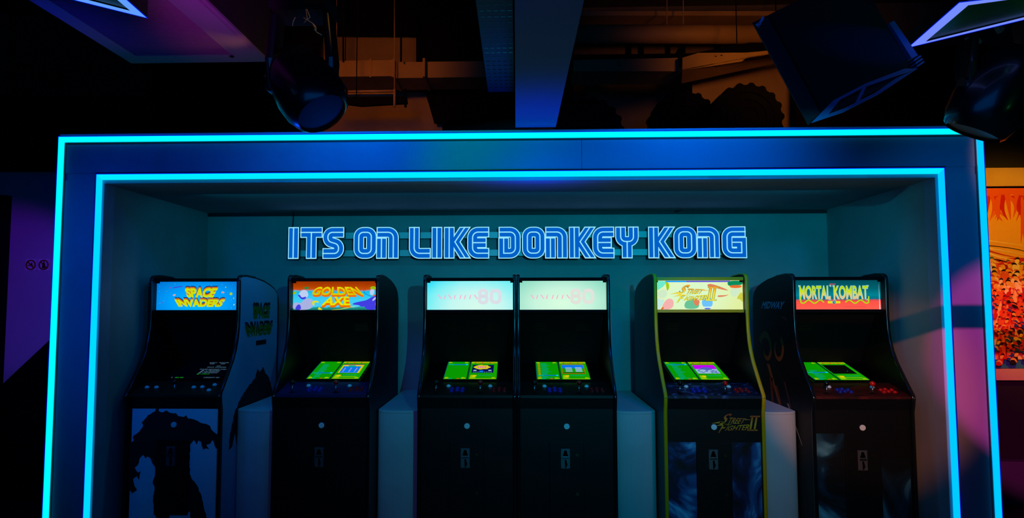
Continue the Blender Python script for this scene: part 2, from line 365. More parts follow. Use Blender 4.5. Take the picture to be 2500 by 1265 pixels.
LT = {
 'I': ([([(.168, 0), (.168, 1)], e, e, False)], []),
 'T': ([([(0, .832), (.708, .832)], e, e, False), ([(.354, 0), (.354, .832)], e, 0, False)], []),
 'S': ([(round_path([(.68, .832), (.17, .832), (.17, .55), (.51, .45), (.51, .168), (0, .168)], [0, .19, .15, .15, .19, 0], 7), e, e, False)], []),
 'O': ([(round_path([(.36, .168), (.562, .168), (.562, .832), (.168, .832), (.168, .168), (.36, .168)], .14, 6)[:-1], 0, 0, True)], []),
 'N': ([(round_path([(0, .832), (.533, .832), (.533, 0)], .17, 7), e, e, False), ([(.160, 0), (.160, .664)], e, e, False)], []),
 'L': ([(round_path([(.168, 1), (.168, .168), (.69, .168)], .17, 7), e, e, False)], []),
 'K': ([([(.168, 0), (.168, 1)], e, e, False)], [((.345, .52), (.672, 1), 0, .07), ((.345, .53), (.68, 0), 0, .07)]),
 'E': ([(round_path([(.69, .832), (.168, .832), (.168, .168), (.69, .168)], .17, 7), e, e, False), ([(.168, .5), (.61, .5)], 0, e, False)], []),
 'D': ([(round_path([(0, .832), (.523, .832), (.523, .168), (.158, .168), (.158, .664)], [0, .17, .17, 0, 0], 7), e, e, False)], []),
 'Y': ([(round_path([(.168, 1), (.168, .53), (.565, .53), (.565, 1)], .15, 7), e, e, False), ([(.366, 0), (.366, .53)], e, 0, False)], []),
 'G': ([(round_path([(.75, .832), (.168, .832), (.168, .168), (.615, .168), (.615, .5), (.34, .5)], [0, .17, .17, 0, 0, 0], 7), e, 0, False)], []),
}
WORD = [('I', 704), ('T', 733.3), ('S', 788), ('O', 863.5), ('N', 919.5), ('L', 998.6), ('I', 1053.9), ('K', 1083.9), ('E', 1141), ('D', 1217.6), ('O', 1274.5), ('N', 1331.3), ('K', 1389), ('E', 1446), ('Y', 1502.2), ('K', 1582.6), ('O', 1644), ('N', 1702), ('G', 1761.5)]
for i, (ch, px) in enumerate(WORD):
    p = at(px, 632.6 - (px - 704) * .0016, 5.585); top = at(px, 555.2 - (px - 704) * .0016, 5.585); H = top.z - p.z
    A, B, C = glyph(*LT[ch], H)
    def mark(mb, obj):
        pass
    o = A.build('letter', [OUTL, RET], sgn)
    for f in o.data.polygons: f.material_index = 0 if f.normal.y < -.9 else 1
    o.location = (p.x, -.015, p.z)
    # slight depth steps so neighbours that touch never share a plane
    o.location.y += (i % 2) * .0006
    B.build('letter_face', SBLUE, o); C.build('letter_inline', OUTL, o)
tag(MB().tube([at(717, 512, 5.66), at(716, 540, 5.67), at(714, 562, 5.66)], .004).build('power_cable', BLACKM), 'thin black power cable hanging from the soffit to the first letter of the sign', 'cable')

# ------------------------------------------------------------------ arcade machines
YN = 4.42; W = .662; HW = W / 2; TS = .018
PROF = [(.02, 0), (.02, .80), (.008, .845), (0, .895), (.004, .912), (.09, 1.01), (.18, 1.12), (.222, 1.19), (.247, 1.26), (.262, 1.34), (.267, 1.43), (.264, 1.68), (.268, 1.703), (.283, 1.718), (.31, 1.726), (.38, 1.730), (.55, 1.722), (.72, 1.702), (.85, 1.675), (.95, 1.645), (1.01, 1.61), (1.045, 1.56), (1.055, 1.48), (1.055, 0)]
TRIM_END = 17
MZ0, MZ1, MY = 1.474, 1.681, .325
SB, ST = (.280, .980), (.640, 1.069)     # screen bottom / top edge (y, z)
MARKB = mat('button_black', (12, 12, 12), .3)
BW = mat('button_white', (235, 240, 240), .35); BR = mat('button_red', (200, 10, 14), .3); BBl = mat('button_blue', (12, 40, 170), .3)
BALLR = mat('ball_red', (215, 12, 14), .2, coat=.5); BALLK = mat('ball_black', (10, 10, 10), .2)
def panel_z(y): return .904 + .225 * y
def cabinet(name_label, cx, trim, bodymat, sidemats, marquee, menu, panelmat, dx=0.0, controls='two'):
    t = thing('arcade_machine', name_label, 'arcade machine', (cx, YN, 0), 'arcade machines in the recess')
    for s_, sm in ((-1, sidemats[0]), (1, sidemats[1])):
        xo = s_ * HW; o = MB().prism([(xo, y, z) for y, z in PROF], (-s_ * TS, 0, 0)).build('side_panel', sm, t)
        # edge trim: band along the front and top edge, a little proud and slightly wider than the board
        mb = MB(); n = TRIM_END; xs = (xo + s_ * .001, xo - s_ * (TS + .004))
        outr = []
        for i in range(n):
            a = Vector(PROF[max(i - 1, 0)]); b = Vector(PROF[min(i + 1, n - 1)]); d = (b - a).normalized(); nn = Vector((-d.y, d.x)); p = Vector(PROF[i]); outr.append((p + nn * .0035, p - nn * .004))
        V = [[mb.bm.verts.new((x, q[k].x, q[k].y)) for x in (xs[0], (xs[0] + xs[1]) / 2 * 1, xs[1])] for q in outr for k in (0, 1)]
        for i in range(n - 1):
            A0, A1, B0, B1 = V[2 * i], V[2 * i + 1], V[2 * i + 2], V[2 * i + 3]
            mb.bm.faces.new((A0[0], A0[1], B0[1], B0[0])).smooth = True; mb.bm.faces.new((A0[1], A0[2], B0[2], B0[1])).smooth = True
            mb.bm.faces.new((A0[0], B0[0], B1[0], A1[0])); mb.bm.faces.new((A0[2], A1[2], B1[2], B0[2]))
        mb.build('edge_trim', trim, t)
    ix = HW - TS - .001
    bx('body_panel', bodymat, -ix, ix, .036, .052, .03, .815, t)
    bx('kick_plate', BLACKM, -ix, ix, .07, .085, 0, .03, t)
    MB().prism([(-ix, .036, .815), (-ix, .020, .895), (-ix, .045, .895), (-ix, .052, .815)], (2 * ix, 0, 0)).build('fascia', BLACK, t)
    MB().prism([(-ix, .012, panel_z(.012)), (-ix, .262, panel_z(.262)), (-ix, .262, panel_z(.262) - .018), (-ix, .012, panel_z(.012) - .018)], (2 * ix, 0, 0)).build('control_panel', panelmat, t)
    MB().prism([(-ix, .263, .968), (-ix, .66, 1.066), (-ix, .66, 1.05), (-ix, .263, .945)], (2 * ix, 0, 0)).build('screen_bezel', GLOSSB, t)
    sp = MB().prism([(-ix, .661, 1.05), (-ix, .40, 1.452), (-ix, .42, 1.452), (-ix, .68, 1.06)], (2 * ix, 0, 0)).build('speaker_panel', BLACKM, t)
    for sx in (-.16, .16):
        g = MB()
        for k in range(5): g.box(sx - .05, sx + .05, -.0015, .0015, -.03 + k * .014, -.024 + k * .014)
        go = g.build('speaker_slot', BLACK, sp); go.location = (0, .469, 1.345); go.rotation_euler = (R_(33), 0, 0)
    bx('back_panel', BLACKM, -ix, ix, 1.03, 1.05, 0, 1.56, t)
    MB().prism([(-ix, .40, 1.695), (-ix, .95, 1.60), (-ix, .95, 1.585), (-ix, .40, 1.68)], (2 * ix, 0, 0)).build('top_panel', BLACKM, t)
    yel = trim if marquee == 'fighter' else BLACKM
    bx('marquee_rail', yel, -ix, ix, .305, .340, MZ1 + .001, MZ1 + .024, t)
    bx('marquee_rail', yel, -ix, ix, .305, .340, MZ0 - .021, MZ0 - .001, t)
    m = bx('marquee', MARQ[marquee], -ix, ix, MY, MY + .012, MZ0, MZ1, t)
    bx('marquee_light_box', BLACKM, -ix, ix, MY + .02, MY + .16, MZ0, MZ1, t)
    for sx in (-1, 1): bx('marquee_clip', BLACKM, sx * (ix - .022) if sx < 0 else ix - .022, sx * (ix) if sx < 0 else ix, MY - .004, MY - .001, MZ1 - .012, MZ1, t)
    ART[marquee](m)
    # controls
    if controls == 'two':
        for sx, bm_ in ((-.215, BALLK), (.085, BALLR)):
            y0 = .055; z0 = panel_z(y0)
            j = MB().ball((sx + dx * .3, y0 + .006, z0 + .001), .022, 14, (1, 1, .12)).build('joystick', BLACKM, t)
            MB().tube([(sx + dx * .3, y0, z0), (sx + dx * .3 + .003, y0, z0 + .055)], .0045, 8).build('joystick_shaft', CHROME, j)
            MB().ball((sx + dx * .3 + .003, y0, z0 + .068), .017, 14).build('joystick_ball', bm_, j)
        for sx in (-.140, .150): button(t, sx, .18, BW, .0155)
        for k in range(3):
            for r in range(2):
                button(t, -.110 + k * .036, .085 + r * .042 + (.012 if k == 1 else 0), BBl, .0145)
                button(t, .178 + k * .036, .085 + r * .042 + (.012 if k == 1 else 0), BR, .0145)
    else:
        j = MB().ball((-.02, .068, panel_z(.062)), .022, 14, (1, 1, .12)).build('joystick', BLACKM, t)
        MB().tube([(-.02, .065, panel_z(.06)), (-.022, .065, panel_z(.06) + .055)], .0045, 8).build('joystick_shaft', CHROME, j)
        MB().ball((-.022, .065, panel_z(.06) + .068), .017, 14).build('joystick_ball', BALLK, j)
        for px, py_ in ((-.256, .14), (-.189, .14), (.075, .143), (.132, .15), (.208, .088), (.200, .192)): button(t, px, py_, BW, .0155)
    # front of the body
    o = MB().tube([(0, .037, .700), (0, .026, .700)], .0185, 20).build('start_button', BW, t)
    MB().tube([(0, .026, .700), (0, .0235, .700)], .014, 20).build('button_cap', BW, o)
    cdn = bx('coin_door', BLACK, -.118, .112, .026, .036, .10, .60, t); bevel(cdn, .003, 2)
    cp = bx('coin_plate', STEEL, -.042, .020, .019, .026, .425, .555, cdn)
    bevel(cp, .002, 1)
    mb = MB()
    mb.prism([(-.030, .0175, .507), (.008, .0175, .507), (-.004, .0175, .545), (-.018, .0175, .545)], (0, .001, 0), 0)   # dark flap above the slot
    mb.prism([(-.016, .0175, .485), (-.006, .0175, .485), (.003, .0175, .450), (-.008, .0175, .430), (-.014, .0175, .430)], (0, .001, 0), 0)
    mb.box(-.034, .013, .015, .019, .490, .502, 1)
    for a in (-.038, .016):
        for b in (.430, .550): mb.ball((a, .018, b), .0028, 6, mi=1)
    mb.build('coin_slot', [GLOSSB, CHROME], cdn)
    for lz in (.515, .262):
        MB().tube([(.066, .027, lz), (.066, .017, lz)], .011, 14).build('lock', mat('lock_brass', (120, 110, 80), .3, metal=1), cdn)
    for sx in (-1, 1):
        MB().ball((sx * (HW - .010), -.004, .897), .0045, 8).build('bolt', CHROME, t)
    screen(t, menu)
    return t
def button(t, x, y, m, r):
    z = panel_z(y); o = MB().tube([(x, y, z - .002), (x - .0, y - .001, z + .004)], r, 16).build('button', m, t)
    MB().tube([(x, y - .001, z + .003), (x, y - .002, z + .011)], [r * .72, r * .66], 14).build('button_cap', m, o)

# ---- marquee prints (flat backlit film; lettering and plain colour patches)
def glow_mix(name, stops_v, k=1): return glow_ramp(name, 2, MZ0, MZ1, stops_v, k)
MARQ = {
 'space': glow_ramp('marquee_sky_blue', 0, 0, 1, [(0, (0, 190, 255)), (.45, (0, 160, 255)), (1, (0, 105, 205))], radial=((0, 0, 1.53), (2.2, 0, 4.5))),
 'axe': glow_ramp('marquee_orange_sky', 2, MZ0, MZ1, [(0, (22, 130, 120)), (.12, (30, 140, 125)), (.16, (70, 205, 245)), (.40, (60, 205, 245)), (.70, (0, 190, 235)), (.76, (200, 80, 20)), (.86, (180, 66, 0)), (1, (158, 52, 0))], noise=.02, nscale=25),
 'eighty_l': glow_ramp('marquee_pale_cyan', 0, 0, 1, [(0, (218, 252, 236)), (.45, (196, 248, 242)), (.8, (120, 240, 245)), (1, (60, 225, 250))], radial=((.05, 0, 1.50), (2.1, 0, 3.6)), noise=.12, nscale=9),
 'eighty_r': glow_ramp('marquee_pale_mint', 0, 0, 1, [(0, (218, 255, 224)), (.5, (200, 245, 222)), (1, (140, 220, 196))], radial=((.0, 0, 1.52), (2.5, 0, 4.6))),
 'fighter': glow_ramp('marquee_cream', 0, 0, 1, [(0, (208, 248, 205)), (.5, (222, 248, 200)), (1, (225, 240, 160))], radial=((-.05, 0, 1.58), (2.6, 0, 4.0)), noise=.2, nscale=6),
 'kombat': glow_ramp('marquee_dusk', 2, MZ0, MZ1, [(0, (255, 96, 80)), (.30, (255, 82, 72)), (.35, (190, 80, 90)), (.38, (0, 110, 130)), (.52, (0, 132, 148)), (.75, (0, 98, 112)), (1, (0, 78, 92))], noise=.012, nscale=12),
}
MW = 2 * (HW - TS - .001)
def mp(u, v, y=-.002): return Vector(((u - .5) * MW, MY + y, MZ0 + v * (MZ1 - MZ0)))     # marquee u,v -> point
def mquad(a, b, c, d, y):
    def fn(u, v):
        x = lerp(lerp(a[0], b[0], u), lerp(d[0], c[0], u), v); z = lerp(lerp(a[1], b[1], u), lerp(d[1], c[1], u), v); return mp(x, z, y)
    return fn
def disc(mb, u, v, r, y, mi=0, n=14, sx=1.0, sz=1.0):
    c = mp(u, v, y); mb.poly([(c.x + math.cos(2 * math.pi * k / n) * r * sx, c.y, c.z + math.sin(2 * math.pi * k / n) * r * sz) for k in range(n)], mi)
def art_space(m):
    mb = MB()
    for k, (q1, q2) in enumerate((((.340, .43, .685, .735, .74, .77), None), ((.300, .10, .765, .735, .81, .36), None))): pass
    # three stacked layers: dark, orange, yellow (each lower layer shifted up)
    for li, (dv, y) in enumerate(((.085, -.0012), (.045, -.0018), (0, -.0024))):
        put_text(mb, 'SPACE', mquad((.370, .435 + dv), (.675, .435 + dv), (.735, .775 + dv), (.330, .775 + dv), y), li, bold=.055)
        put_text(mb, 'INVADERS', mquad((.270, .115 + dv), (.770, .105 + dv), (.830, .375 + dv), (.215, .375 + dv), y), li, bold=.055)
    mb.build('lettering', [glow('art_navy', (8, 60, 110)), glow('art_orange', (215, 105, 20)), glow('art_yellow_green', (205, 222, 16))], m)
    mb = MB(); rnd = random.Random(5)
    for k in range(34):
        u, v = rnd.uniform(.03, .97), rnd.uniform(.05, .95)
        if .22 < u < .8 and .1 < v < .85: continue
        disc(mb, u, v, rnd.choice((.0012, .0018, .003)), -.001, rnd.choice((0, 0, 1)), 8)
    disc(mb, .888, .57, .0105, -.001, 2); disc(mb, .822, .80, .0045, -.001, 2); disc(mb, .92, .415, .0045, -.001, 2); disc(mb, .165, .79, .005, -.001, 3); disc(mb, .065, .26, .005, -.001, 3); disc(mb, .925, .185, .005, -.001, 0)
    for (u, v, a) in ((.212, .53, .35), (.79, .62, -.1)):      # two little saucers
        for li, (mi, sz) in enumerate(((4, .006), (5, .0028))):
            c = mp(u, v, -.001 - li * .0004); n = 14
            mb.poly([(c.x + math.cos(q) * .012 * math.cos(a) - math.sin(q) * sz * math.sin(a), c.y, c.z + math.cos(q) * .012 * math.sin(a) + math.sin(q) * sz * math.cos(a)) for q in [2 * math.pi * k / n for k in range(n)]], mi)
    mb.poly([mp(.195, .765, -.001), mp(.31, .83, -.001), mp(.305, .86, -.001), mp(.20, .81, -.001)], 6)
    mb.build('printed_stars', [glow('art_star', (150, 225, 255)), glow('art_star_dim', (70, 190, 250)), glow('art_planet', (170, 205, 50)), glow('art_pink', (130, 70, 190)), glow('art_white', (225, 220, 240)), glow('art_rust', (205, 90, 40)), glow('art_violet', (60, 70, 215))], m)
def art_axe(m):
    mb = MB(); L1 = glow('axe_lavender', (168, 178, 225)); L2 = glow('axe_pale', (190, 205, 240)); P1 = glow('axe_violet', (66, 62, 225)); Y = glow('axe_flame', (225, 225, 20)); Gn = glow('axe_green', (24, 140, 70)); BlD = glow('axe_deep_blue', (30, 100, 200))
    rnd = random.Random(3)
    def hill(pts, mi, y): mb.poly([mp(min(max(u, 0), 1), min(max(v, 0), 1), y) for u, v in smooth2(pts)], mi)
    hill([(0, 0), (.19, 0), (.235, .12), (.245, .30), (.205, .41), (.14, .40), (.09, .22), (.03, .28), (0, .2)], 0, -.0008)      # pale boulder, left
    hill([(.055, .45), (.085, .66), (.13, .72), (.17, .66), (.185, .50), (.15, .40), (.10, .40)], 1, -.0009)
    hill([(.03, 0), (.10, 0), (.09, .18), (.06, .20), (.03, .08)], 2, -.0012); hill([(.05, .52), (.08, .55), (.10, .42), (.16, .48), (.15, .38), (.10, .36)], 2, -.0012)
    hill([(0, .62), (.04, .68), (.035, .56), (0, .54)], 5, -.0012); hill([(.12, .76), (.15, .82), (.19, .80), (.17, .72)], 4, -.0012)
    hill([(.225, .28), (.25, .33), (.30, .31), (.31, .24), (.28, .27), (.25, .25), (.26, .14), (.23, .18)], 3, -.0014)
    hill([(.29, 0), (.31, .12), (.33, .05), (.36, .0)], 3, -.0014); hill([(.42, .0), (.55, .02), (.68, .10), (.78, .15), (.68, .08), (.55, 0)], 3, -.0018)
    hill([(.86, 0), (1, 0), (1, .52), (.93, .46), (.87, .34), (.80, .30), (.71, .24), (.70, .18), (.78, .17), (.80, .10), (.85, .12)], 2, -.0009)   # dark blue crag, right
    hill([(.93, .34), (.97, .46), (.99, .42), (.94, .30)], 1, -.0012); hill([(.90, .55), (.91, .72), (.95, .74), (.96, .62), (.94, .5)], 1, -.001); hill([(.90, .74), (.92, .83), (.97, .82), (.99, .74), (.95, .71)], 5, -.0012)
    hill([(.96, .2), (.99, .33), (1, .2), (1, .05)], 6, -.0014); hill([(.93, .5), (.99, .56), (.99, .51), (.94, .47)], 6, -.0014)
    mb.ribbon([(mp(.83, .70).x, mp(.83, .70).z), (mp(.845, .58).x, mp(.845, .58).z), (mp(.89, .50).x, mp(.89, .50).z), (mp(.93, .47).x, mp(.93, .47).z)], .0018, MY - .0016, MY - .0012, 7)
    mb.build('printed_landscape', [L1, L2, P1, Y, Gn, glow('axe_lime', (150, 190, 10)), glow('axe_orange', (225, 90, 20)), BlD], m)
    mb = MB(); yg = glow_ramp('axe_lettering', 2, MZ0, MZ1, [(0, (232, 232, 0)), (.45, (226, 226, 0)), (.62, (205, 190, 0)), (.8, (228, 224, 10)), (1, (228, 224, 10))])
    for dv in (-.075, -.055, -.035):
        put_text(mb, 'GOLDEN', mquad((.205, .525 + dv), (.835, .52 + dv), (.745, .80 + dv), (.280, .80 + dv), -.0022), 0, bold=.05)
        put_text(mb, 'AXE', mquad((.335, .16 + dv), (.680, .16 + dv), (.660, .46 + dv), (.400, .46 + dv), -.0022), 0, bold=.05)
    put_text(mb, 'GOLDEN', mquad((.20, .525), (.835, .515), (.745, .81), (.275, .81), -.0030), 1, bold=.03)
    put_text(mb, 'AXE', mquad((.335, .16), (.680, .16), (.660, .47), (.400, .47), -.0030), 1, bold=.03)
    mb.build('lettering', [glow('axe_shadow', (236, 110, 0)), yg], m)
def art_eighty(m, k):
    PK = glow('eighty_pink_%s' % k, (255, 172, 208)); PS = glow('eighty_soft_%s' % k, (222, 228, 236) if k == 'l' else (228, 232, 224)); PR = glow('eighty_ring_%s' % k, (214, 208, 220) if k == 'l' else (218, 214, 208))
    mb = MB(); us = [.150, .205, .265, .318, .385, .437, .497, .562]
    if k == 'l': us = [.145, .205, .262, .318, .385, .437, .497, .562]
    for i, (u, ch) in enumerate(zip(us, 'NINETEEN')):
        v0, v1 = .375, .515
        if ch == 'N': q = [(u - .020, v1), (u - .008, v1 + .01), (u + .022, v0 + .01), (u + .014, v0 - .005)]
        else: q = [(u - .012, v0), (u + .0, v0), (u + .014, v1), (u + .003, v1)]
        mb.poly([mp(a, b, -.0012) for a, b in q], 0)
        h = .0006                                                      # hair lines completing each letter
        def ln(a, b): pa, pb = mp(*a), mp(*b); mb.ribbon([(pa.x, pa.z), (pb.x, pb.z)], h, MY - .0010, MY - .0006, 1)
        if ch == 'N': ln((u - .024, v0), (u - .014, v1)); ln((u + .018, v0), (u + .028, v1))
        elif ch == 'E': ln((u, v0), (u + .026, v0)); ln((u + .014, v1), (u + .038, v1)); ln((u + .006, .445), (u + .026, .445))
        elif ch == 'T': ln((u - .006, v1), (u + .034, v1))
    mb.build('lettering', [PK, PR], m)
    mb = MB()
    def ring(cu, cv, ru, rv, hw, mi, y, n=28, p=2.6):
        pts = []
        for q in range(n):
            a = 2 * math.pi * q / n; c, s_ = math.cos(a), math.sin(a)
            w_ = mp(cu + ru * math.copysign(abs(c) ** (2 / p), c), cv + rv * math.copysign(abs(s_) ** (2 / p), s_)); pts.append((w_.x, w_.z))
        mb.ribbon(pts, hw, MY + y, MY + y + .0004, mi, close=True)
    for (cu, cv, ru, rv) in ((.650, .57, .040, .105), (.650, .36, .044, .115), (.795, .46, .050, .205)):
        ring(cu, cv, ru, rv, .0125, 0, -.0009, p=2.4 if cu < .7 else 3)
        for d in (-.010, -.005, 0, .005, .010):
            ring(cu, cv, ru + d / MW, rv + d / .208, .0006, 1, -.0016, p=2.4 if cu < .7 else 3)
    pa = [mp(.70, .60), mp(.725, .68), mp(.76, .60)]; mb.ribbon([(p.x, p.z) for p in pa], .0006, MY - .0016, MY - .001, 2)
    mb.build('numerals', [PS, PR, glow('eighty_line_%s' % k, (170, 215, 208))], m)
def street_text(mb, fS, scale_mats, y):
    pass
def sf_logo(mb, fn, mi, mo, dy):
    """slanted slashed lettering; fn maps logo u,v -> point with depth; mi fill index, mo outline index"""
    def sub(a, b, c, d, y):
        def g(u, v):
            x = lerp(lerp(a[0], b[0], u), lerp(d[0], c[0], u), v); z = lerp(lerp(a[1], b[1], u), lerp(d[1], c[1], u), v); return fn(x, z, y)
        return g
    for idx, bo, y in ((mo, .050, 0), (mi, .012, dy)):
        put_text(mb, 'S', sub((.16, .46), (.34, .50), (.46, 1.0), (.26, .97), y), idx, bold=bo, shear=.3)
        put_text(mb, 'TREET', sub((.355, .47), (.70, .50), (.76, .74), (.40, .80), y), idx, bold=bo, shear=.3)
        put_text(mb, 'F', sub((.14, .00), (.26, .10), (.36, .46), (.22, .48), y), idx, bold=bo, shear=.2)
        put_text(mb, 'IGHTER', sub((.29, .13), (.80, .16), (.82, .46), (.34, .36), y), idx, bold=bo, shear=.25)
        k = .012 if idx == mo else 0
        for pl in ([(0, .49), (.20, .60), (.30, .56), (.22, .51)], [(.72, .70), (.93, .70), (.74, .665)], [(.08, .36), (.22, .47), (.45, .43), (.25, .40)]):
            mb.poly([fn(a + (k if j == 2 else 0), b + (k if j == 1 else -k * .5), y) for j, (a, b) in enumerate(pl)], idx)
        s2 = .010 if idx == mo else 0                                   # roman two
        for pl in ([(.81 - s2, .16 - s2), (.85 + s2, .16 - s2), (.905 + s2, .84 + s2), (.865 - s2, .84 + s2)], [(.90 - s2, .16 - s2), (.94 + s2, .16 - s2), (.995 + s2, .84 + s2), (.955 - s2, .84 + s2)],
                   [(.76 - s2, .13 - s2), (.99 + s2, .13 - s2), (.99 + s2, .19 + s2), (.77 - s2, .19 + s2)], [(.83 - s2, .82 - s2), (1.04 + s2, .82 - s2), (1.06 + s2, .89 + s2), (.84 - s2, .89 + s2)]):
            mb.poly([fn(a, b, y) for a, b in pl], idx)
def art_fighter(m):
    mb = MB(); hill = lambda pts, mi, y: mb.poly([mp(u, v, y) for u, v in (smooth2(pts) if mi not in (0, 1, 11) else pts)], mi)
    hill([(.12, .945), (.36, .945), (.36, .995), (.12, .995)], 0, -.0006); hill([(.36, .945), (.86, .945), (.86, .995), (.36, .995)], 1, -.0006)
    # plain colour fields standing in for the printed figures
    hill([(0, .99), (0, .62), (.05, .70), (.10, .80), (.13, .92), (.12, .99)], 2, -.0008); hill([(.12, .99), (.165, .90), (.165, .74), (.14, .62), (.13, .80)], 3, -.0009)
    hill([(.02, .60), (.08, .70), (.13, .68), (.145, .55), (.12, .42), (.07, .37), (.02, .50)], 4, -.0007); hill([(0, .0), (.05, 0), (.12, .36), (.05, .34), (0, .50)], 5, -.0008)
    hill([(.055, 0), (.20, 0), (.22, .34), (.135, .40)], 6, -.0009); hill([(.055, 0), (.10, 0), (.095, .12)], 7, -.0011)
    hill([(.345, .02), (.48, .02), (.51, .16), (.47, .40), (.36, .32), (.33, .16)], 8, -.0008); hill([(.42, .38), (.47, .40), (.51, .30), (.50, .16), (.46, .10)], 9, -.0010)
    n = 20; c = (.595, .235)
    hill([(c[0] + .062 * math.cos(2 * math.pi * k / n), c[1] + .20 * math.sin(2 * math.pi * k / n)) for k in range(n)], 10, -.0008)
    hill([(.538, .095), (.655, .095), (.648, .065), (.548, .065)], 11, -.0010); hill([(.552, .045), (.64, .045), (.62, .008), (.575, .008)], 1, -.0010)
    hill([(.825, .93), (.86, .99), (1, .99), (1, .84), (.90, .84), (.84, .80)], 12, -.0009); hill([(.85, .76), (.86, .84), (.99, .84), (.99, .76), (.92, .73)], 7, -.0011)
    hill([(.86, .74), (.92, .72), (.98, .74), (.96, .54), (.90, .40), (.86, .52)], 4, -.0008); hill([(.92, .36), (1, .68), (1, .20), (.97, .36)], 13, -.0009)
    hill([(.59, .80), (.615, .90), (.70, .84), (.80, .72), (.85, .64), (.74, .70), (.66, .78)], 9, -.0012); hill([(.715, .42), (.71, .49), (.80, .49), (.85, .52), (.80, .45)], 9, -.0012)
    mb.build('printed_background', [glow('f_sky', (20, 160, 250)), glow('f_violet', (98, 92, 215)), glow('f_aqua', (110, 235, 205)), glow('f_lime', (165, 205, 20)), glow('f_skin', (208, 235, 200)), glow('f_mist', (196, 235, 225)), glow('f_pink', (245, 178, 175)), glow('f_rust', (232, 110, 50)),
                                    glow('f_jade', (105, 195, 150)), glow('f_coral', (225, 130, 92)), glow('f_ball', (110, 195, 250)), glow('f_stripe', (235, 245, 245)), glow('f_hair', (8, 140, 92)), glow('f_gold', (205, 205, 70))], m)
    mb = MB(); fill = glow_ramp('fighter_lettering', 2, MZ0 + .04, MZ1 - .02, [(0, (238, 232, 60)), (.5, (245, 225, 70)), (.75, (245, 170, 50)), (1, (240, 150, 40))])
    sf_logo(mb, lambda u, v, y: mp(.165 + u * .535, .22 + v * .64, -.0018 + y), 0, 1, -.0008)
    mb.build('lettering', [fill, glow('fighter_outline', (120, 140, 40))], m)
def art_kombat(m):
    mb = MB(); fill = glow_ramp('kombat_lettering', 2, MZ0 + .055, MZ1 - .03, [(0, (235, 180, 150)), (.3, (226, 200, 130)), (.6, (205, 225, 20)), (1, (165, 215, 20))]); ol = glow('kombat_outline', (150, 210, 200))
    for (txt, u0, u1) in (('MORTAL', .085, .440), ('KOMBAT', .470, .860)):
        put_text(mb, txt, mquad((u0, .335), (u1, .335), (u1, .825), (u0, .825), -.0012), 1, bold=.055)
        put_text(mb, txt, mquad((u0 + .004, .345), (u1 - .004, .345), (u1 - .004, .812), (u0 + .004, .812), -.0020), 0, bold=.022)
        for uu in (u0, u1):                                             # flared serifs at the ends of each word
            s_ = -1 if uu == u0 else 1
            mb.poly([mp(uu - s_ * .02, .83, -.0012), mp(uu + s_ * .01, .83, -.0012), mp(uu + s_ * .006, .76, -.0012), mp(uu - s_ * .008, .79, -.0012)], 1)
            mb.poly([mp(uu - s_ * .03, .315, -.0012), mp(uu + s_ * .006, .315, -.0012), mp(uu - s_ * .008, .37, -.0012)], 1)
    mb.build('lettering', [fill, ol], m)
    mb = MB()
    for a, b, ph in ((.10, .36, 1), (.60, .86, -1)):                    # curling scroll lines under the words
        pts = []
        for k in range(30):
            u = lerp(a, b, k / 29) if ph > 0 else lerp(b, a, k / 29); v = .265 + .055 * math.sin(k / 29 * 4.0 * math.pi + 3.6); p = mp(u, v); pts.append((p.x, p.z))
        u0 = a if ph > 0 else b; p0 = mp(u0 + (-.004 * ph), .45); pts = [(p0.x, p0.z)] + pts
        mb.ribbon(pts, .0042, MY - .0026, MY - .002, 0)
    mb.poly([mp(.403, .205, -.0012), mp(.543, .205, -.0012), mp(.543, .285, -.0012), mp(.403, .285, -.0012)], 1)
    disc(mb, .473, .245, .0125, -.0018, 2, 20); disc(mb, .473, .245, .0108, -.0021, 3, 20)
    c = mp(.473, .245); mb.ribbon([(c.x - .007, c.z - .001), (c.x - .001, c.z + .004), (c.x + .005, c.z + .001), (c.x + .001, c.z - .004)], .0016, MY - .0028, MY - .0022, 2)
    put_text(mb, 'MIDWAY', mquad((.43, .845), (.50, .845), (.50, .885), (.43, .885), -.0012), 4, bold=.03)
    for k in range(14): u = .585 + k * .018; mb.poly([mp(u, .075, -.001), mp(u + .013, .075, -.001), mp(u + .013, .085, -.001), mp(u, .085, -.001)], 5)
    mb.poly([mp(.978, 0, -.001), mp(.99, 0, -.001), mp(.985, .35, -.001), mp(.982, .9, -.001)], 6)
    mb.build('emblem', [glow('k_scroll', (175, 222, 10)), glow('k_bar', (232, 225, 20)), glow('k_rim', (150, 220, 235)), glow('k_teal', (0, 84, 120)), glow('k_pink', (235, 80, 90)), glow('k_small', (200, 40, 50)), glow('k_glint', (190, 225, 240))], m)
ART = {'space': art_space, 'axe': art_axe, 'eighty_l': lambda m: art_eighty(m, 'l'), 'eighty_r': lambda m: art_eighty(m, 'r'), 'fighter': art_fighter, 'kombat': art_kombat}

